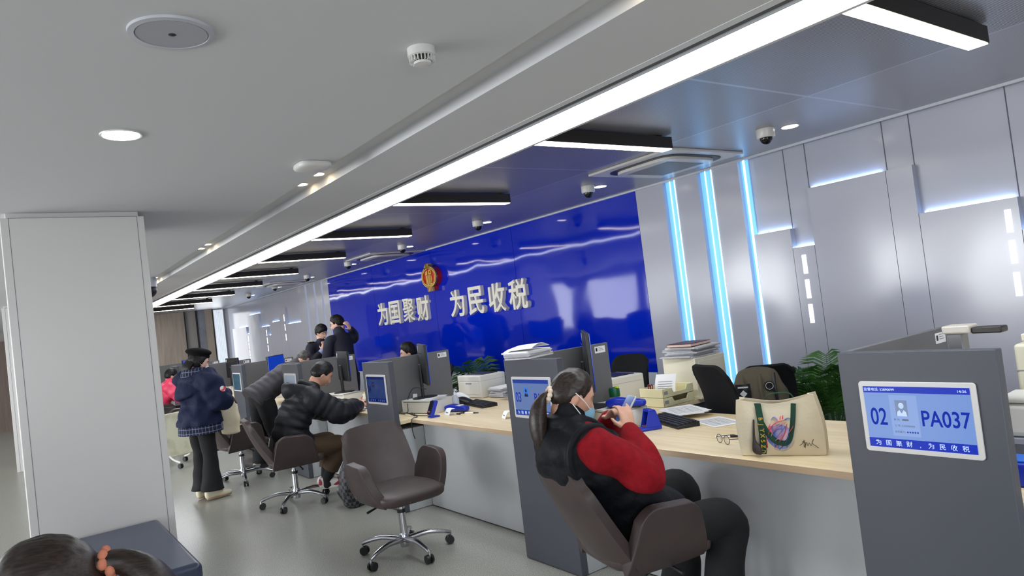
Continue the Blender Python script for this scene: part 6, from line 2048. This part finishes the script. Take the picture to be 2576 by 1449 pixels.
# --- generic poses for the people mostly hidden
def seated(hz, lean=0.05, hrot=(0, 10, 0)):
    d = hz - 1.185
    return dict(pel=(0, -0.05, 0.54), wai=(0, -0.02, 0.70 + d * 0.3), che=(0, lean * 0.5, 0.88 + d * 0.7), sho=(0, lean, 1.0 + d), nec=(0, lean + 0.02, 1.06 + d), hed=(0, lean + 0.06, hz), hrot=hrot,
                sR=(0.19, lean, 0.97 + d), eR=(0.25, lean + 0.16, 0.76 + d * 0.5), wR=(0.14, lean + 0.36, 0.82), dR=(-0.3, 0.8, 0), nR=(0, 0, -1), cR=0.4,
                sL=(-0.19, lean, 0.97 + d), eL=(-0.25, lean + 0.16, 0.76 + d * 0.5), wL=(-0.14, lean + 0.36, 0.82), dL=(0.3, 0.8, 0), nL=(0, 0, -1), cL=0.4,
                hR=(0.10, -0.04, 0.53), kR=(0.14, 0.40, 0.50), aR=(0.13, 0.36, 0.09), hL=(-0.10, -0.04, 0.53), kL=(-0.14, 0.40, 0.50), aL=(-0.13, 0.36, 0.09))


def standing(hz, hrot, lean=0.03):
    d = hz - 1.68
    return dict(pel=(0, 0, 0.96 + d * 0.5), wai=(0, 0.0, 1.10 + d * 0.6), che=(0, lean * 0.6, 1.30 + d * 0.8), sho=(0, lean, 1.46 + d), nec=(0, lean + 0.02, 1.535 + d), hed=(0, lean + 0.06, hz), hrot=hrot,
                hR=(0.10, 0, 0.92 + d * 0.5), kR=(0.10, 0.02, 0.50), aR=(0.11, 0, 0.09), hL=(-0.10, 0, 0.92 + d * 0.5), kL=(-0.10, 0.02, 0.50), aL=(-0.11, 0, 0.09))


def shoes(t, J, m):
    for s_ in 'RL':
        shoe(t, J['a' + s_], (0.1, 1), m, M_black, 0.27)


M_glass = mat('thin_frame', (96, 84, 80), rough=0.3, metal=0.8)
# taller uniformed man, back half turned
J = standing(1.70, (44, 16, 0), 0.06)
J.update(sR=(0.205, 0.05, 1.44), eR=(0.30, 0.16, 1.50), wR=(0.115, -0.055, 1.60), dR=(-0.55, -0.15, 0.75), nR=(-0.4, 0.8, 0.1), cR=0.5,
         sL=(-0.205, 0.05, 1.44), eL=(-0.27, 0.10, 1.16), wL=(-0.20, 0.28, 1.0), dL=(0.1, 0.6, -0.5), nL=(0.5, 0, -0.5), cL=0.5)
t, T = person('taller man in navy uniform and glasses standing with a hand behind his head', (-10.12, 4.12, 0), math.radians(190 - 90), J, M_skinp, 1.05)
garment(t, 'uniform_jacket', M_unif, J, True, 0.016, 1.04, None, (0, 0, 0.82), (0.19, 0.14), 0.94, 0.010, 0.06, 0.045)
trousers(t, M_unif, J, 1.05)
shoes(t, J, M_black)
hair_on(t, T, 'short', M_hair, 0.022, 11.0)
eyeglasses(t, T, M_glass)
# younger uniformed man, hand at his chin
J = standing(1.60, (10, 22, 6), 0.09)
J.update(sR=(0.19, 0.08, 1.355), eR=(0.29, 0.14, 1.10), wR=(0.085, 0.255, 1.30), dR=(-0.34, 0.0, 0.80), nR=(-0.5, -0.8, 0.0), cR=0.6,
         sL=(-0.19, 0.08, 1.355), eL=(-0.26, 0.14, 1.10), wL=(-0.05, 0.27, 1.06), dL=(0.7, 0.2, 0), nL=(0, 0.2, -0.8), cL=0.4)
t, T = person('younger man in navy uniform with glasses and gold shoulder tabs, hand at his chin', (-11.35, 4.16, 0), math.radians(14 - 90), J, M_skinp, 0.98)
garment(t, 'shirt', M_shirt, J, True, 0.010, 0.88, None, None, None, 0.99, 0.010, 0.06, None)
garment(t, 'uniform_jacket', M_unif, J, True, 0.020, 0.98, None, (0, 0, 0.78), (0.18, 0.145), 0.80, 0.010, 0.10)
for s_ in (-1, 1):
    e_ = MB().box((s_ * 0.165, 0.075, 1.452), (0.105, 0.056, 0.022), M=Matrix.Identity(4)).done('shoulder_tab', M_black, t, bevel=0.004)
    for dx in (-0.022, 0.026):
        MB().ball((s_ * (0.168 + dx), 0.070, 1.463), (0.019, 0.026, 0.008), 14).done('gold_crest', mat('crest_yellow', (236, 214, 40), rough=0.4), e_, smooth=80)
bts = MB()
for k in range(3):
    bts.ball(Vector(J['eR']).lerp(Vector(J['wR']), 0.55 + 0.08 * k) + Vector((0.045, -0.03, 0.0)), (0.007, 0.007, 0.007), 8)
bts.done('cuff_buttons', M_chrome, t, smooth=80)
trousers(t, M_unif, J, 1.0)
shoes(t, J, M_black)
hair_on(t, T, 'fringe', M_hair, 0.022, 13.0)
eyeglasses(t, T, M_glass)
# clerk behind the partition
J = seated(1.215, 0.06, (12, 12, 0))
t, T = person('seated clerk whose dark hair and eyes show above the partition', (-7.78, 4.12, 0), math.radians(236 - 90), J, M_skinp, 1.0, headscale=1.0)
garment(t, 'uniform_jacket', M_unif, J, True, 0.022, 1.05, None, None, None, 0.95, 0.011, 0.10, 0.03)
trousers(t, M_unif, J, 1.0)
shoes(t, J, M_black)
hair_on(t, T, 'short', M_hair, 0.020, 15.0)
# person in pink
J = seated(1.15, 0.12, (0, 14, 0))
t, T = person('person in a bright pink jacket and mask seated beyond the white column', (-13.75, 2.14, 0), math.radians(-4), J, M_skinp, 1.0)
garment(t, 'pink_jacket', M_pink, J, True, 0.045, 1.05, (0.12, 0.06), (0, 0, 0.52), (0.21, 0.19), 0.97, 0.011, 0.12, 0.05)
trousers(t, M_btr, J, 1.0)
shoes(t, J, M_black)
hair_on(t, T, 'fringe', M_hair, 0.016, 17.0)
MB().sheet(lambda u, v: T @ Vector(((u - 0.5) * 2 * 0.060 * (1 - 0.2 * (1 - v)), 0.116 - 1.9 * ((u - 0.5) * 0.15) ** 2 * 10 - 0.010 * (1 - v) + 0.012 * math.sin(PI * v), -0.112 + 0.088 * v)), 14, 8, 0.003).done('face_mask', M_paper, t, smooth=60)
# person at the lower left corner, seen from behind
J = seated(1.085, 0.04, (0, 14, 0))
t, T = person('person at the lower left corner with dark hair in a coral hair tie', (-1.87, 0.125, 0), math.radians(254 - 90), J, M_skinp, 1.0)
garment(t, 'dark_coat', mat('coat_navy', (34, 38, 54), rough=0.8), J, True, 0.035, 1.05, None, (0, 0, 0.5), (0.21, 0.19), 0.97, 0.010, 0.12, 0.05)
trousers(t, M_btr, J, 1.0)
shoes(t, J, M_black)
hair_on(t, T, 'back', M_hairb, 0.022, 19.0, streak=0.35)
tb = T @ Vector((0, -0.130, 0.020))
sc_ = MB()
for k in range(9):
    a = 2 * PI * k / 9
    sc_.ball(tb + T.to_3x3() @ Vector((0.022 * math.cos(a), 0.005 * math.sin(3 * a), 0.030 * math.sin(a))), (0.013, 0.011, 0.014), 12)
sc_.done('hair_tie', mat('coral_tie', (206, 128, 100), rough=0.85, bump=0.4, bs=120, bd=0.004), t, smooth=80)
tail(t, [tb + Vector((0, 0.03, 0.005)), tb + Vector((0, -0.03, 0.0)), tb + Vector((0, -0.075, -0.045)), tb + Vector((0, -0.105, -0.12)), tb + Vector((0, -0.11, -0.24)), tb + Vector((0, -0.10, -0.32))],
     [0.026, 0.028, (0.046, 0.042), (0.054, 0.046), (0.042, 0.034), (0.012, 0.012)], M_hairb)
